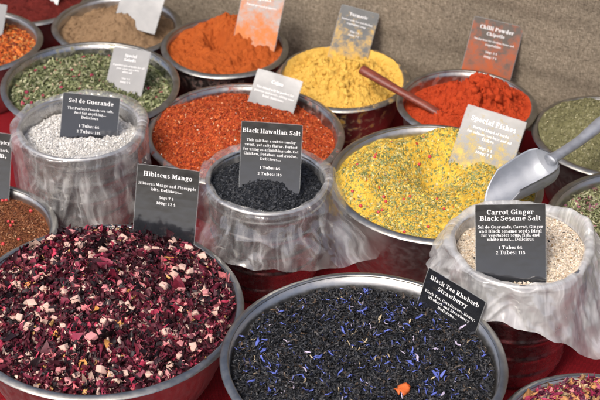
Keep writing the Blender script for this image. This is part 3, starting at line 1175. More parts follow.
def f_flo(u, v):
    return -.006+.016*(1-rad(u, v)**2)+.004*fbm(u*5, v*5, 3, 143)


FLO = [((.40, .035, .09), 2.4), ((.20, .02, .055), 2.6), ((.09, .018, .04), 3), ((.56, .22, .22), 1.2), ((.50, .25, .10), 3), ((.56, .40, .24), 2.2)]
o_flo = heap(B, 'flower_tea', f_flo, powder('flower_tea', [(.3, (.08, .01, .02)), (.7, (.2, .03, .05))], 90, 300, .9), 'flower tea of pink petals and orange fruit bits in the corner', 'tea', 50, 180,
             extra=[scatter(B, f_flo, lambda r: tpl_petal(r, 1, .45, .9, 1.4, .9), 2800, (.008, .019), FLO, PETALS, 145, .7, (0, .008), jitter=.25)])
OFR = plain('orange_fruit', (.55, .26, .10), .6, .35, .3, 130, .0006)
cu2 = [soft_cube(420+i, random.uniform(.5, .9), .2) for i in range(6)]
for mm in cu2:
    mm.name = 'fruit_piece'
    mm.materials.append(OFR)
pts = disc_pts(rg, 46, .9, dens=lambda x, y: (y > -.1)*1.)
place_parts(o_flo, B, f_flo, 'fruit_piece', cu2, pts, rg.uniform(.006, .011, len(pts)), 146, .6, .007)

# ---- the three salts
def tub_wall(B):
    return lambda z: z*0+B.r-.0042


for T_ in (T_SEL, T_HAW, T_CAR):
    T_.rw = T_.r-.006


def f_sel(u, v):
    return -.026+.012*(1-rad(u, v)**2)+.008*fbm(u*4, v*4, 4, 153)+.0025*fbm(u*14, v*14, 2, 154)


heap(T_SEL, 'white_salt', f_sel, powder('white_salt', [(.3, (.50, .48, .45)), (.7, (.64, .62, .59))], 90, 500, .9), 'coarse white sea salt in the crumpled bag', 'salt', 60, 180, wallf=tub_wall(T_SEL),
     extra=[scatter(T_SEL, f_sel, lambda r: tpl_chunk(r, .3, .8), 15000, (.0010, .0025), [((.66, .65, .62), 4), ((.58, .56, .53), 2), ((.48, .46, .42), 1)], CRYSTAL, 155, 1, (-.001, .002), wallf=tub_wall(T_SEL), lim=.96, slope=False)])


def f_haw(u, v):
    return -.019+.034*np.exp(-((u)**2+(v+.02)**2)/.45)+.007*fbm(u*4, v*4, 4, 163)+.0025*fbm(u*14, v*14, 2, 164)


heap(T_HAW, 'black_salt', f_haw, powder('black_salt', [(.3, (.010, .011, .014)), (.7, (.022, .024, .028))], 90, 500, .9), 'coarse black salt grains heaped inside the clear bag', 'salt', 60, 180, wallf=tub_wall(T_HAW),
     extra=[scatter(T_HAW, f_haw, lambda r: tpl_chunk(r, .3, .8), 11000, (.0015, .0036), [((.012, .014, .018), 6), ((.024, .027, .033), 3), ((.06, .065, .075), .6)], DULL, 165, 1, (-.001, .002), wallf=tub_wall(T_HAW), lim=.96, slope=False)])


def f_car(u, v):
    return -.010+.014*np.clip(u, -1, 1)+.012*(1-rad(u, v)**2)+.005*fbm(u*4, v*4, 4, 173)+.002*fbm(u*14, v*14, 2, 174)


heap(T_CAR, 'beige_salt', f_car, powder('beige_salt', [(.3, (.50, .41, .30)), (.7, (.68, .58, .45))], 90, 500, .9), 'beige seasoned salt with sesame specks in the milky bag', 'salt', 60, 180, wallf=tub_wall(T_CAR),
     extra=[scatter(T_CAR, f_car, lambda r: tpl_chunk(r, .3, .8), 14000, (.0012, .0032), [((.62, .53, .41), 5), ((.54, .44, .33), 3), ((.66, .59, .49), 2), ((.42, .28, .14), .4), ((.05, .045, .04), .12)], CRYSTAL, 175, 1, (-.001, .0015), wallf=tub_wall(T_CAR), lim=.96, slope=False)])

#@@CARDS
# ------------------------------------------------------------------ bold serif lettering drawn from strokes
ST, TH_ = .20, .085


class G:
    def __init__(s):
        s.q = []            # quads, 4 xy points each

    def V(s, x, y0, y1, w=ST, b=1, t=0, bl=1, br=1):
        s.q.append([(x-w/2, y0), (x+w/2, y0), (x+w/2, y1), (x-w/2, y1)])
        k = .10
        if b:
            s.q.append([(x-w/2-k*bl, y0), (x+w/2+k*br, y0), (x+w/2+k*br, y0+TH_*.9), (x-w/2-k*bl, y0+TH_*.9)])
        if t == 1:
            s.q.append([(x-w/2-k, y1-TH_*.9), (x, y1-TH_*.9), (x, y1), (x-w/2-k, y1)])
        if t == 2:
            s.q.append([(x-w/2-k, y1-TH_*.9), (x+w/2+k, y1-TH_*.9), (x+w/2+k, y1), (x-w/2-k, y1)])
        return s

    def H(s, x0, x1, y, w=TH_):
        s.q.append([(x0, y-w/2), (x1, y-w/2), (x1, y+w/2), (x0, y+w/2)])
        return s

    def D(s, x0, y0, x1, y1, w=ST):
        s.q.append([(x0-w/2, y0), (x0+w/2, y0), (x1+w/2, y1), (x1-w/2, y1)])
        return s

    def A(s, cx, cy, rx, ry, a0=0, a1=360, w=ST, t=TH_):
        n = max(4, int(abs(a1-a0)/24))
        pr = None
        for k in range(n+1):
            a = math.radians(a0+(a1-a0)*k/n)
            c, si = math.cos(a), math.sin(a)
            o = (cx+rx*c, cy+ry*si)
            i = (cx+(rx-w)*c, cy+(ry-t)*si)
            if pr:
                s.q.append([pr[0], o, i, pr[1]])
            pr = (o, i)
        return s

    def dot(s, x, y, r=.12):
        for k in range(4):
            a, b = math.radians(45+k*90), math.radians(135+k*90)
            m_ = (a+b)/2
            s.q.append([(x, y), (x+r*math.cos(a), y+r*math.sin(a)), (x+r*math.cos(m_), y+r*math.sin(m_)), (x+r*math.cos(b), y+r*math.sin(b))])
        return s


X_ = .68


def glyphs():
    g = {}

    def put(ch, w_, o):
        g[ch] = (w_, o.q)
    put('a', .66, G().A(.27, .21, .25, .22, 0, 360, .17).V(.46, 0, .5, .19, 1, 0, 0).A(.32, .47, .235, .215, 0, 160, .19))
    put('b', .74, G().V(.17, 0, 1, ST, 0, 1).A(.40, .34, .30, .35, -150, 150))
    put('c', .60, G().A(.34, .34, .31, .35, 45, 320).dot(.50, .53, .09))
    put('d', .76, G().V(.54, 0, 1, ST, 1, 1, 0).A(.33, .34, .30, .35, 30, 330))
    put('e', .64, G().A(.34, .34, .31, .35, 0, 325).H(.15, .63, .36))
    put('f', .48, G().V(.2, 0, .82).A(.36, .8, .26, .23, 40, 180).H(.0, .44, .64))
    put('g', .68, G().A(.32, .43, .28, .26).A(.33, -.10, .30, .17, 0, 360, .12).D(.16, .06, .2, .2, .14).H(.45, .68, .62))
    put('h', .80, G().V(.18, 0, 1, ST, 1, 1).A(.38, .40, .29, .29, 0, 130).V(.57, 0, .42))
    put('i', .40, G().V(.20, 0, X_, ST, 1, 1).dot(.19, .88))
    put('j', .38, G().V(.22, -.1, X_, ST, 0, 1).dot(.21, .88).A(.06, -.08, .26, .19, -90, 0))
    put('k', .78, G().V(.18, 0, 1, ST, 1, 1).D(.30, .26, .60, .64, .10).D(.62, 0, .40, .40).H(.46, .80, .64).H(.48, .80, .04))
    put('l', .40, G().V(.20, 0, 1, ST, 1, 1))
    put('m', 1.16, G().V(.18, 0, X_, ST, 1, 1).A(.36, .40, .28, .29, 0, 130).V(.54, 0, .42).A(.72, .40, .28, .29, 0, 130).V(.91, 0, .42))
    put('n', .80, G().V(.18, 0, X_, ST, 1, 1).A(.38, .40, .29, .29, 0, 130).V(.57, 0, .42))
    put('o', .68, G().A(.34, .34, .32, .35))
    put('p', .76, G().V(.18, -.28, X_, ST, 1, 1).A(.41, .34, .30, .35, -150, 150))
    put('q', .76, G().V(.55, -.28, X_, ST, 1, 0).A(.33, .34, .30, .35, 30, 330))
    put('r', .60, G().V(.20, 0, X_, ST, 1, 1).A(.42, .40, .26, .29, 60, 140).dot(.50, .56, .1))
    put('s', .56, G().A(.28, .50, .23, .185, 30, 270, .17, .09).A(.28, .18, .25, .185, -150, 90, .17, .09))
    put('t', .48, G().V(.22, .12, .88, ST, 0).A(.34, .2, .22, .21, 180, 300).H(.0, .44, .64))
    put('u', .80, G().V(.18, .26, X_, ST, 0, 1).A(.38, .29, .30, .30, 180, 320).V(.58, 0, X_, ST, 1, 1, 0))
    put('v', .74, G().D(.36, 0, .15, .68).D(.36, 0, .58, .68, .10).H(.0, .32, .64).H(.46, .74, .64))
    put('w', 1.06, G().D(.32, 0, .15, .68).D(.32, 0, .52, .68, .10).D(.70, 0, .52, .68).D(.72, 0, .92, .68, .10).H(.0, .3, .64).H(.8, 1.06, .64))
    put('x', .74, G().D(.58, 0, .15, .68).D(.14, 0, .58, .68, .10).H(.0, .3, .64).H(.46, .74, .64).H(.0, .3, .04).H(.44, .74, .04))
    put('y', .74, G().D(.36, .0, .15, .68).D(.24, -.26, .58, .68, .10).H(.0, .32, .64).H(.46, .74, .64).dot(.16, -.2, .1))
    put('z', .62, G().H(.05, .56, .64).H(.05, .58, .05).D(.15, .05, .46, .64, .2))
    put('A', .96, G().D(.78, 0, .48, .95, .24).D(.2, 0, .46, .95, .09).H(.3, .68, .32).H(.02, .4, .04).H(.58, .96, .04))
    put('O', .94, G().A(.47, .475, .43, .49, 0, 360, .22))
    put('B', .86, G().V(.22, 0, .95, .22, 1, 2).A(.44, .70, .33, .25, -90, 90).A(.46, .25, .37, .26, -90, 90).H(.2, .46, .91).H(.2, .46, .48).H(.2, .46, .04))
    put('C', .82, G().A(.44, .475, .40, .49, 40, 320, .22).V(.76, .62, .93, .08, 0))
    put('D', .92, G().V(.22, 0, .95, .22, 1, 2).A(.42, .475, .46, .475, -90, 90, .22).H(.2, .44, .91).H(.2, .44, .04))
    put('E', .80, G().V(.22, 0, .95, .22, 1, 2).H(.2, .74, .91).H(.2, .56, .48).H(.2, .74, .04).V(.70, .7, .95, .08, 0).V(.54, .37, .59, .07, 0).V(.72, .0, .26, .08, 0))
    put('F', .76, G().V(.22, 0, .95, .22, 1, 2).H(.2, .72, .91).H(.2, .56, .47).V(.68, .7, .95, .08, 0).V(.54, .36, .58, .07, 0))
    put('G', .90, G().A(.46, .475, .42, .49, 40, 330, .22).V(.74, .0, .42, .2, 0, 2).V(.78, .64, .93, .08, 0))
    put('H', 1.02, G().V(.24, 0, .95, .22, 1, 2).V(.78, 0, .95, .22, 1, 2).H(.3, .72, .48))
    put('I', .48, G().V(.24, 0, .95, .22, 1, 2))
    put('J', .60, G().V(.38, .15, .95, .22, 0, 2).A(.24, .2, .25, .22, 180, 360))
    put('K', .96, G().V(.22, 0, .95, .22, 1, 2).D(.34, .42, .74, .93, .1).D(.78, 0, .48, .56, .24).H(.58, .94, .91).H(.6, .98, .04))
    put('L', .78, G().V(.22, 0, .95, .22, 1, 2).H(.2, .7, .04).V(.68, 0, .28, .08, 0))
    put('M', 1.16, G().V(.20, 0, .95, .10).D(.55, .1, .26, .95, .22).D(.56, .1, .86, .95, .1).V(.92, 0, .95, .22, 1).H(.04, .3, .91).H(.8, 1.1, .91))
    put('N', 1.0, G().V(.2, 0, .95, .1, 1, 2).V(.82, .0, .95, .1, 0, 2).D(.78, 0, .24, .95, .22))
    put('P', .82, G().V(.22, 0, .95, .22, 1, 2).A(.44, .67, .36, .28, -90, 90).H(.2, .46, .91).H(.2, .46, .43))
    put('R', .92, G().V(.22, 0, .95, .22, 1, 2).A(.44, .69, .34, .26, -90, 90).H(.2, .46, .91).H(.2, .46, .47).D(.76, 0, .48, .48, .24).H(.66, .96, .04))
    put('S', .74, G().A(.37, .70, .30, .265, 25, 270, .21, .1).A(.37, .25, .33, .265, -155, 90, .21, .1).V(.64, .68, .93, .07, 0).V(.08, .02, .28, .07, 0))
    put('T', .84, G().V(.42, 0, .95, .22).H(.04, .8, .91).V(.07, .66, .95, .08, 0).V(.77, .66, .95, .08, 0))
    put('V', .94, G().D(.47, 0, .2, .95, .24).D(.47, 0, .76, .95, .1).H(.0, .4, .91).H(.6, .94, .91))
    put('W', 1.3, G().D(.4, 0, .2, .95, .24).D(.42, 0, .66, .95, .1).D(.88, 0, .64, .95, .24).D(.9, 0, 1.12, .95, .1).H(.0, .4, .91).H(1., 1.3, .91))
    put('0', .70, G().A(.35, .40, .31, .41))
    put('1', .52, G().V(.27, 0, .80, ST, 1, 1))
    put('2', .66, G().A(.32, .56, .27, .25, -20, 165).D(.16, .06, .48, .46, .16).H(.06, .60, .07, .14))
    put('5', .64, G().A(.31, .24, .29, .27, -155, 120).V(.14, .42, .80, .09, 0).H(.1, .56, .74, .13))
    put('6', .68, G().A(.34, .28, .30, .29).A(.42, .40, .38, .52, 95, 200, .2))
    put('7', .64, G().D(.26, 0, .54, .76, .17).H(.06, .62, .74, .14).V(.09, .56, .8, .07, 0))
    put('$', .66, G().A(.33, .56, .25, .19, 30, 270, .17, .09).A(.33, .22, .27, .2, -150, 90, .17, .09).V(.33, -.1, .92, .06, 0))
    put('.', .34, G().dot(.17, .10, .13))
    put(',', .34, G().dot(.17, .10, .13).D(.1, -.16, .22, .08, .09))
    put(':', .36, G().dot(.18, .10, .13).dot(.18, .54, .13))
    return g


GL = glyphs()


def text_quads(txt):
    x, out = 0, []
    for ch in txt:
        if ch == ' ':
            x += .34
            continue
        w_, q = GL[ch]
        out += [[(x+a, b) for a, b in quad] for quad in q]
        x += w_+.055
    return out, x


INK = plain('white_ink', (.74, .74, .73), .32, .5, .05, 300)


def card_mat(name, base, rough, dust=None, amount=.5, coat=.6, dscale=40, bmp=.10):
    """black print under a laminating film; `dust` is spice powder sticking to it"""
    m, t, b, o = mat(name)
    c = ramp(t, noise(t, 50, 4, .6), [(.3, tuple(x*.85 for x in base)), (.7, tuple(x*1.15 for x in base))])
    rgh = ramp(t, noise(t, 24, 3, .6), [(.3, (rough*.85,)*3), (.7, (rough*1.25,)*3)])
    if dust:
        # thickest low down where the card touches the heap, thin smears and specks above
        tc = t.nodes.new('ShaderNodeTexCoord')
        sp_ = t.nodes.new('ShaderNodeSeparateXYZ')
        t.links.new(tc.outputs['Object'], sp_.inputs[0])
        gr = nn(t, 'ShaderNodeMapRange')
        for k_, v_ in (('From Min', .02), ('From Max', .10), ('To Min', .16), ('To Max', -.03)):
            gr.inputs[k_].default_value = v_
        t.links.new(sp_.outputs['Y'], gr.inputs['Value'])
        a1 = nn(t, 'ShaderNodeMath', operation='ADD')
        t.links.new(noise(t, dscale, 7, .74), a1.inputs[0])
        t.links.new(gr.outputs[0], a1.inputs[1])
        lo = .5+.24*(.5-amount)
        f = ramp(t, a1.outputs[0], [(lo-.07, (0, 0, 0)), (lo+.02, (.45, .45, .45)), (lo+.14, (1, 1, 1))])
        mx = nn(t, 'ShaderNodeMix', data_type='RGBA')
        t.links.new(f, mx.inputs[0])
        t.links.new(c, mx.inputs[6])
        mx.inputs[7].default_value = (*dust, 1)
        c = mx.outputs[2]
        r2 = nn(t, 'ShaderNodeMix', data_type='RGBA')
        t.links.new(f, r2.inputs[0])
        t.links.new(rgh, r2.inputs[6])
        r2.inputs[7].default_value = (.9, .9, .9, 1)
        rgh = r2.outputs[2]
    t.links.new(c, b.inputs['Base Color'])
    t.links.new(rgh, b.inputs['Roughness'])
    b.inputs['Specular IOR Level'].default_value = coat
    bump(t, b, noise(t, 16, 3, .5), bmp, .004)
    return m


FILM_EDGE = None


def film_edge():
    m, t, b, o = mat('clear_laminate_edge')
    b.inputs['Base Color'].default_value = (.30, .31, .31, 1)
    b.inputs['Roughness'].default_value = .2
    b.inputs['Alpha'].default_value = .35
    return m


FILM_EDGE = film_edge()


def make_card(label, tl, tr, br, bl, B, lean, m, lines, bend=.0, bury=.022, ink=INK, side_bend=0.0, psi0=0):
    """laminated card stuck upright into a heap. Its corners in the photo fix size and heading once its lean is chosen."""
    mid = ((bl[0]+br[0])/2, (bl[1]+br[1])/2)
    zbase = B.h
    for _ in range(12):
        q = (P(mid[0], mid[1], zbase)-B.c)/B.rw
        zbase = .5*zbase+.5*(B.h+float(B.f(q[0], q[1])))
    base = P(mid[0], mid[1], zbase+.004)
    n = math.radians(lean)
    best = None
    for psi in np.radians(np.arange(-70, 70.1, .5)):
        N = np.array([math.sin(psi)*math.cos(n), -math.cos(psi)*math.cos(n), math.sin(n)])
        C = []
        for q in (tl, tr, br, bl):
            d = ray(*q)
            C.append(CAM+d*(np.dot(base-CAM, N)/np.dot(d, N)))
        TL, TR, BR, BL = C
        uu = (TR-TL)/np.linalg.norm(TR-TL)+(BR-BL)/np.linalg.norm(BR-BL)
        vv = (TL-BL)/np.linalg.norm(TL-BL)+(TR-BR)/np.linalg.norm(TR-BR)
        e = abs(np.dot(uu, vv))/4+.8*(psi-math.radians(psi0))**2
        if best is None or e < best[0]:
            best = (e, psi, N, C, uu)
    e, psi, N, C, uu = best
    TL, TR, BR, BL = C
    U = uu/np.linalg.norm(uu)
    Vv = np.cross(N, U)
    ctop = (TL+TR)/2
    W = (np.dot(TR-TL, U)+np.dot(BR-BL, U))/2
    Hh = np.dot(ctop-(BL+BR)/2, Vv)+bury
    print('card', label[:30], 'psi %.0f W %.3f H %.3f err %.3f' % (math.degrees(psi), W, Hh, e))
    o = ctop-Vv*Hh                     # bottom middle (buried)
    Rm = Matrix((U.tolist(), Vv.tolist(), N.tolist())).transposed().to_4x4()
    Rm.translation = Vector(o)

    def warp(x, y, z):
        """gentle curl: top tips back or forward, sides bow"""
        yy = y/Hh
        return (x, y, z+bend*Hh*(yy*yy)-bend*Hh*.25*yy+side_bend*W*((2*x/W)**2-.3))

    def sheet(w0, h0, y0, th_, r, nx=10, ny=12):
        """rounded thin plate"""
        vs, fs = [], []
        for k, zz in enumerate((th_/2, -th_/2)):
            for j in range(ny+1):
                for i in range(nx+1):
                    x = (i/nx-.5)*w0
                    y = y0+j/ny*h0
                    # corner rounding
                    dx, dy = abs(x)-(w0/2-r), abs(y-y0-h0/2)-(h0/2-r)
                    if dx > 0 and dy > 0:
                        L = math.hypot(dx, dy)
                        if L > r:
                            x = math.copysign(w0/2-r+dx*r/L, x)
                            y = y0+h0/2+math.copysign(h0/2-r+dy*r/L, y-y0-h0/2)
                    vs.append(warp(x, y, zz))
        n1 = (nx+1)*(ny+1)
        for j in range(ny):
            for i in range(nx):
                a = j*(nx+1)+i
                fs.append((a, a+1, a+nx+2, a+nx+1))
                fs.append((n1+a, n1+a+nx+1, n1+a+nx+2, n1+a+1))
        ring = [i for i in range(nx+1)]+[(j+1)*(nx+1)-1 for j in range(1, ny+1)]+[ny*(nx+1)+i for i in range(nx-1, -1, -1)]+[j*(nx+1) for j in range(ny-1, 0, -1)]
        for a, b in zip(ring, ring[1:]+ring[:1]):
            fs.append((a, n1+a, n1+b, b))
        return vs, fs
    root = bpy.data.objects.new('price_card', None)
    COL.objects.link(root)
    root.matrix_world = Rm
    tag(root, label, 'price card', 'laminated cards naming the spices')
    vs, fs = sheet(W-.0022, Hh-.0011, 0, .0010, .001)
    link('print', mesh_np('print', vs, fs, None, False, m), root)
    vs, fs = sheet(W, Hh, 0, .0005, .0022)
    link('laminate_edge', mesh_np('laminate_edge', vs, fs, None, False, FILM_EDGE), root)
    parts = {}
    for part, txt, yc, wd in lines:
        q, L = text_quads(txt)
        s = wd*W/L
        vs, fs = parts.setdefault(part, ([], []))
        for k, quad in enumerate(q):
            i0 = len(vs)
            for a, b in quad:
                vs.append(warp((a-L/2)*s, Hh-yc*W+(b-.34)*s, .0007+(k % 5)*.00003))
            fs.append((i0, i0+1, i0+2, i0+3))
    for part, (vs, fs) in parts.items():
        link(part, mesh_np(part, vs, fs, None, False, ink), root)
    return root


def rimz(key, dz):
    return BOWLS[key].h+dz


DARK = card_mat('black_laminated_print', (.016, .017, .020), .09, coat=1., bmp=.22)
GREYC = card_mat('sheen_grey_print', (.060, .064, .070), .36, None, .5, 1.0)  # black print lifted to grey: part of the sky sheen is painted in
CHILLI_C = card_mat('chilli_dusted_print', (.095, .075, .055), .32, (.38, .080, .020), .40, .7, 34)
ORANGE_C = card_mat('orange_dusted_print', (.30, .27, .25), .34, (.52, .17, .045), .42, .8, 30)
YELLOW_C = card_mat('yellow_dusted_print', (.085, .088, .082), .30, (.62, .38, .06), .10, .8)
FISH_C = card_mat('dusted_sheen_print', (.085, .086, .080), .34, (.60, .44, .10), -.02, 1.0, 60)  # grey base paints in some sky sheen; the yellow specks are powder
TT, DD, PP = 'title', 'description', 'price'
make_card('black card reading Sel de Guerande in the white salt', (63, 91), (121, 98), (116, 138), (59, 133), T_SEL, 23, DARK,
          [(TT, 'Sel de Guerande', .14, .78), (DD, 'The Perfect French sea salt.', .27, .80), (DD, 'Just for anything...', .345, .56), (DD, 'Delicious', .42, .30), (PP, '1 Tube: 6$', .57, .36), (PP, '2 Tubes: 11$', .67, .42)], bend=.05)
make_card('tall black card reading Hibiscus Mango behind the crimson tea', (139, 163), (200, 170), (198, 247), (134, 238), BOWLS['hib'], 22.6, DARK,
          [(TT, 'Hibiscus Mango', .155, .78), (DD, 'Hibiscus Mango and Pineapple', .31, .92), (DD, 'bits. Delicious...', .39, .50), (PP, '50g: 7 $', .51, .24), (PP, '100g: 12 $', .60, .31)], bend=.05)
make_card('black card reading Black Hawaiian Salt stuck in the black salt', (241, 120), (304, 124), (301, 180), (241, 175), T_HAW, 21.5, DARK,
          [(TT, 'Black Hawaiian Salt', .16, .94), (DD, 'This salt has a subtle smoky', .315, .80), (DD, 'sweet, yet salty flavor. Perfect', .39, .86), (DD, 'for using as a finishing salt. Eat', .465, .90), (DD, 'Chicken, Potatoes and avodos.', .54, .88), (DD, 'Delicious...', .615, .34), (PP, '1 Tube: 6$', .76, .34), (PP, '2 Tubes: 11$', .86, .40)], bend=.05)
make_card('black card reading Carrot Ginger Black Sesame Salt', (474.5, 202), (546, 204), (550.5, 277), (479.5, 280), T_CAR, 22.8, DARK,
          [(TT, 'Carrot Ginger', .13, .66), (TT, 'Black Sesame Salt', .22, .86), (DD, 'Sel de Guerande, Carrot, Ginger', .345, .92), (DD, 'and Black sesame seeds Ideal', .405, .88), (DD, 'for vegetables soup, fish, and', .465, .82), (DD, 'white meat... Delicious', .525, .66), (PP, '1 Tube: 6$', .645, .34), (PP, '2 Tubes: 11$', .72, .42)], bend=.05, bury=.012)
make_card('tilted black card reading Black Tea Rhubarb Strawberry', (429, 264.6), (486.5, 304), (475, 334), (418, 303), BOWLS['tea'], 12, DARK,
          [(TT, 'Black Tea Rhubarb', .13, .84), (TT, 'Strawberry', .235, .52), (DD, 'Black Tea, Cornflowers, Honey,', .36, .88), (DD, 'Rhubarb and Strawberry', .43, .72), (DD, 'Delicious...', .50, .34)], bury=.03, psi0=-42)
make_card('grey sheened card reading Special Fishes in the yellow herb powder', (472, 99.5), (523, 126), (504.6, 163.5), (436, 154), BOWLS['fis'], 33.5, FISH_C,
          [(TT, 'Special Fishes', .20, .76), (DD, 'Perfect blend of herbs', .33, .60), (DD, 'for salmon, sea bass and all', .41, .74), (DD, 'fishes', .48, .2), (PP, '50g: 5 $', .62, .24), (PP, '100g: 7 $', .70, .28)], bend=-.03, psi0=-14)
make_card('card stained red with chilli leaning against the burlap', (474.8, 15.9), (524.3, 26.8), (510, 83), (460, 71), BOWLS['chi'], 20, CHILLI_C,
          [(TT, 'Chilli Powder', .18, .68), (TT, 'Chipotle', .29, .36), (DD, 'Smoky heat for chicken, beans and', .42, .80), (DD, 'vegetables', .50, .32), (PP, '50g: 5 $', .64, .24), (PP, '100g: 7 $', .73, .26)], bend=-.03)
make_card('grey card with yellow specks standing in the yellow powder', (339.6, 7), (382, 10.3), (369, 65.5), (335, 49), BOWLS['cur'], 32, YELLOW_C,
          [(TT, 'Turmeric', .20, .48), (DD, 'Perfect with rice and chicken', .35, .80), (DD, 'vegetables soup', .44, .50), (PP, '50g: 5 $', .62, .24), (PP, '100g: 7 $', .71, .28)], bend=-.02)
make_card('pale glossy card reading Cajun half sunk in chilli flakes', (257, 70), (304, 78.7), (295.7, 115.6), (251.5, 97), BOWLS['caj'], 34, GREYC,
          [(TT, 'Cajun', .20, .26), (DD, 'This blend will be perfect for', .36, .82), (DD, 'potatoes and meats, adding some', .44, .86), (DD, 'heat. Delicious', .52, .46)], bend=-.03, psi0=-14)
make_card('pale card smeared with orange powder, in the orange spice', (242, -12), (287, -5), (271, 40), (231, 30), BOWLS['ora'], 30, ORANGE_C,
          [(TT, 'Paprika', .18, .4), (DD, 'Sweet ground peppers', .35, .7)], bend=-.02)
make_card('pale glossy card with two title lines lying on the green herbs', (114, 46), (151.4, 51), (139, 92), (101.5, 85.4), BOWLS['her'], 42, GREYC,
          [(TT, 'Special', .20, .32), (TT, 'Salads', .31, .32), (DD, 'A perfect mix of herbs for all', .46, .84), (DD, 'your salads and a little', .54, .60), (DD, 'olive oil', .62, .26), (PP, '50g: 5 $', .78, .22), (PP, '100g: 7 $', .87, .28)], bend=-.02, psi0=-14)
make_card('pale blank-looking card leaning back in the light brown powder', (124, -20), (170, -13), (155, 25), (117, 10), BOWLS['bro'], 36, GREYC, [(TT, 'Cumin', .25, .4)], bend=-.02, psi0=-14)
make_card('card just poking out of the maroon powder in the top corner', (34, -42), (76, -36), (64.5, 4), (53, 1), BOWLS['sum'], 42, GREYC, [(TT, 'Sumac', .25, .4)], psi0=-14)
make_card('pale card at the left edge above the orange flakes', (-38, -2), (8, 5), (-1, 32), (-46, 26), BOWLS['fla'], 36, GREYC, [(TT, 'Mix', .25, .3)], psi0=-14)
make_card('dark grey card cut by the left edge above the rooibos', (-46, 126), (13, 133.5), (16, 203), (-43, 196), BOWLS['roo'], 22.5, DARK,
          [(TT, 'Rooibos Cinnamon Spicy', .17, .95), (DD, 'Rooibos, cinnamon, pepper, herb,', .30, .92), (DD, 'Delicious warm,', .39, .86)], bend=.05)

#@@TOOLS
# ------------------------------------------------------------------ scoop, spoon and the orange scrap


def tube(path, radii, n=16, flat=None):
    """swept rounded bar through 3-D points"""
    path = [Vector(p) for p in path]
    vs, fs = [], []
    prev = None
    for i, p in enumerate(path):
        t = (path[min(i+1, len(path)-1)]-path[max(i-1, 0)]).normalized()
        up = Vector((0, 0, 1))
        sd = t.cross(up).normalized()
        up2 = sd.cross(t).normalized()
        a_, b_ = radii[i]
        for k in range(n):
            th = 2*PI*k/n
            vs.append(tuple(p+sd*(a_*math.cos(th))+up2*(b_*math.sin(th))))
    m_ = len(path)
    for i in range(m_-1):
        for k in range(n):
            fs.append((i*n+k, i*n+(k+1) % n, (i+1)*n+(k+1) % n, (i+1)*n+k))
    return vs, fs, n, m_


def spline(pts, k=8):
    pts = [np.array(p, float) for p in pts]
    out = []
    for i in range(len(pts)-1):
        p0, p1, p2, p3 = pts[max(i-1, 0)], pts[i], pts[i+1], pts[min(i+2, len(pts)-1)]
        for j in range(k):
            t = j/k
            out.append(.5*((2*p1)+(p2-p0)*t+(2*p0-5*p1+4*p2-p3)*t*t+(3*p1-p0-3*p2+p3)*t**3))
    out.append(pts[-1])
    return out


def build_tube(name, pts, radii, m, parent=None, k=8):
    R_ = spline([(a, b, 0) for a, b in radii], k)
    vs, fs, n, m_ = tube(spline(pts, k), [(r[0], r[1]) for r in R_])
    fs = [tuple(f) for f in fs]
    bm_ = bmesh.new()
    bv = [bm_.verts.new(v) for v in vs]
    for f in fs:
        bm_.faces.new([bv[i] for i in f])
    bm_.faces.new([bv[i] for i in range(n)][::-1])
    bm_.faces.new([bv[(m_-1)*n+i] for i in range(n)])
    bmesh.ops.recalc_face_normals(bm_, faces=bm_.faces[:])
    me = bpy.data.meshes.new(name)
    bm_.to_mesh(me)
    bm_.free()
    for p_ in me.polygons:
        p_.use_smooth = True
    me.materials.append(m)
    return link(name, me, parent)


# wooden spoon: lies across the rims of the yellow and the red bowl
m, t, b, o = mat('dark_red_wood')
tc = t.nodes.new('ShaderNodeTexCoord')
mp = nn(t, 'ShaderNodeMapping')
mp.inputs['Rotation'].default_value = (0, 0, .45)
mp.inputs['Scale'].default_value = (6, 60, 60)
t.links.new(tc.outputs['Object'], mp.inputs[0])
t.links.new(ramp(t, noise(t, 3, 5, .6, mp.outputs[0]), [(.3, (.10, .020, .012)), (.7, (.23, .052, .030))]), b.inputs['Base Color'])
b.inputs['Roughness'].default_value = .42
WOOD = m
zc = BOWLS['chi'].h
h0, h1, h2 = P(363, 70, zc+.028), P(402, 92.5, zc+.012), P(440, 114, zc-.003)
sp = link('wooden_spoon', None, None, tuple(h2))
tag(sp, 'dark red wooden spoon resting in the chilli powder with its handle over the yellow bowl', 'spoon')
L = lambda p: tuple(np.array(p)-h2)
ext = h2+(h2-h1)*.30+np.array([0, 0, -.006])
build_tube('handle', [L(h0-(h1-h0)*.02), L(h0), L(h0+(h1-h0)*.5), L(h1), L(h2), L(ext)], [(.0045, .004), (.0098, .0078), (.0094, .0074), (.0080, .0066), (.0088, .006), (.012, .0045)], WOOD, sp)
# shallow oval bowl of the spoon, mostly sunk in the powder
d2 = ext-h1
ang = math.atan2(d2[1], d2[0])
Vb, Fb = [], []
for layer, (zoff, sc_) in enumerate(((0, 1.), (-.0022, .9), (-.007, .6), (-.0085, .2))):
    for k in range(28):
        a = 2*PI*k/28
        Vb.append((.030*sc_*math.cos(a), .019*sc_*math.sin(a), zoff))
for layer, (zoff, sc_) in enumerate(((-.0115, .2), (-.010, .65), (-.004, .97))):
    for k in range(28):
        a = 2*PI*k/28
        Vb.append((.031*sc_*math.cos(a), .020*sc_*math.sin(a), zoff))
for i in range(6):
    for k in range(28):
        Fb.append((i*28+k, i*28+(k+1) % 28, (i+1)*28+(k+1) % 28, (i+1)*28+k))
for k in range(28):
    Fb.append((6*28+k, 6*28+(k+1) % 28, (k+1) % 28, k))
ob = link('spoon_bowl', mesh_np('spoon_bowl', Vb, Fb, None, True, WOOD), sp)
ob.location = tuple(ext+d2/np.linalg.norm(d2)*.022-h2+np.array([0, 0, .001]))
ob.rotation_euler = (0, 0, ang)

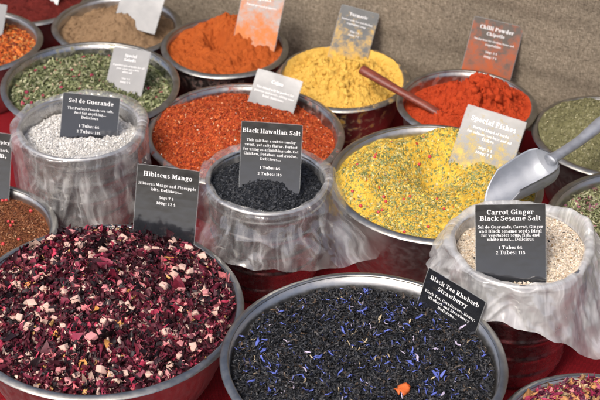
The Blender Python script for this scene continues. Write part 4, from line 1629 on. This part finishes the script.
# aluminium scoop: trough lying on the yellow heap, handle rising to the right
zf = BOWLS['fis'].h
tip = P(487, 212, zf-.004)
back = P(551, 175, zf+.030)
hend = P(604, 121, zf+.075)
ax = (back-tip)
Ls = float(np.linalg.norm(ax))
ax = ax/Ls
side = np.cross(ax, [0, 0, 1.])
side /= np.linalg.norm(side)
upv = np.cross(side, ax)
rs = .035
sc_root = link('metal_scoop', None, None, tuple(tip))
tag(sc_root, 'dull grey metal scoop lying on the yellow herb powder, handle to the right', 'scoop')
nu, nv = 26, 26
outer, inner = [], []
for i in range(nu+1):
    u = i/nu
    # mouth is cut back at the top edges: half pipe narrowing a little to the tip
    for j in range(nv+1):
        a = math.radians(-100+200*j/nv)       # 0 is the bottom of the trough
        cut = max(0., (1-math.cos(a)))*.34    # side walls start further back than the floor
        uu = cut+(1-cut)*u
        r_ = rs*(.80+.20*min(1, uu*1.4))
        rnd = math.sqrt(max(0, 1-max(0, (uu-.86)/.14)**2*.35))
        for lst, dr in ((outer, 0), (inner, -.0016)):
            rr = (r_+dr)*rnd
            lst.append(ax*(uu*Ls)+side*(rr*math.sin(a))+upv*(rs*.95-rr*math.cos(a)))
vs = outer+inner
n1 = len(outer)
fs = []
for i in range(nu):
    for j in range(nv):
        a = i*(nv+1)+j
        fs.append((a, a+1, a+nv+2, a+nv+1))
        fs.append((n1+a, n1+a+nv+1, n1+a+nv+2, n1+a+1))
for j in range(nv):
    fs.append((j, n1+j, n1+j+1, j+1))
for j in (0, nv):
    for i in range(nu):
        a, b_ = i*(nv+1)+j, (i+1)*(nv+1)+j
        fs.append((a, b_, n1+b_, n1+a))
link('trough', mesh_np('trough', vs, fs, None, True, ALU), sc_root)
# rounded back plate closing the trough
vs, fs = [], []
for k, off in enumerate((0, .0018)):
    for q, e in ((1.0, 0), (.75, .006), (.45, .010), (.0, .012)):
        for j in range(nv+1):
            a = math.radians(-100+200*j/nv)
            rr = rs*.81*q
            vs.append(ax*(Ls-.001+e-off)+side*(rr*math.sin(a))+upv*(rs*.95-rr*math.cos(a)))
for k in range(2):
    for q in range(3):
        for j in range(nv):
            a = (k*4+q)*(nv+1)+j
            fs.append((a, a+1, a+nv+2, a+nv+1))
link('back_plate', mesh_np('back_plate', vs, fs, None, True, ALU), sc_root)
hb = ax*(Ls+.008)+upv*(rs*.85)
hm = (hb+(hend-tip))/2+np.array([0, 0, -.004])
he = hend-tip
build_tube('handle', [hb-ax*.006, hb+(hm-hb)*.25, hm, hm+(he-hm)*.5, he, he+(he-hm)*.25], [(.012, .008), (.0085, .0075), (.0085, .0080), (.0105, .0085), (.0115, .0088), (.006, .005)], ALU, sc_root)

# scrap of orange peel at the bottom edge, in the black tea
V, F = tpl_petal(np.random.default_rng(3), 1, .8, .6, .5, .2, ns=7, nw=4, point=.3)
pk = px_disc(BOWLS['tea'], 403, 396, -.01)
q = surf(BOWLS['tea'], f_tea, np.array([pk]))[0]+BOWLS['tea'].c
sc2 = link('orange_peel', mesh_np('orange_peel', V*.020, F, None, True, plain('orange_peel', (.62, .13, .025), .45, .5, .15, 200, .0006)), None, tuple(q+np.array([0, 0, .010])))
sc2.rotation_euler = (.35, .1, .4)
md = sc2.modifiers.new('thickness', 'SOLIDIFY')
md.thickness = .0015
tag(sc2, 'small orange peel scrap lying on the black tea at the bottom edge', 'orange peel')

# ------------------------------------------------------------------ spacing check (printed only)
ks = list(BOWLS)
for i, a in enumerate(ks):
    for b_ in ks[i+1:]:
        A_, B_ = BOWLS[a], BOWLS[b_]
        dd = float(np.hypot(*(A_.c-B_.c)[:2]))
        lo, hi = (A_, B_) if A_.h < B_.h else (B_, A_)
        ro = float(wall_r(hi, lo.h)) if not hasattr(hi, 'taper') else hi.r*(hi.taper+(1-hi.taper)*(lo.h/hi.h)**.8)
        if dd < lo.r+ro:
            print('OVERLAP %s %s by %.3f' % (a[:22], b_[:22], lo.r+ro-dd))
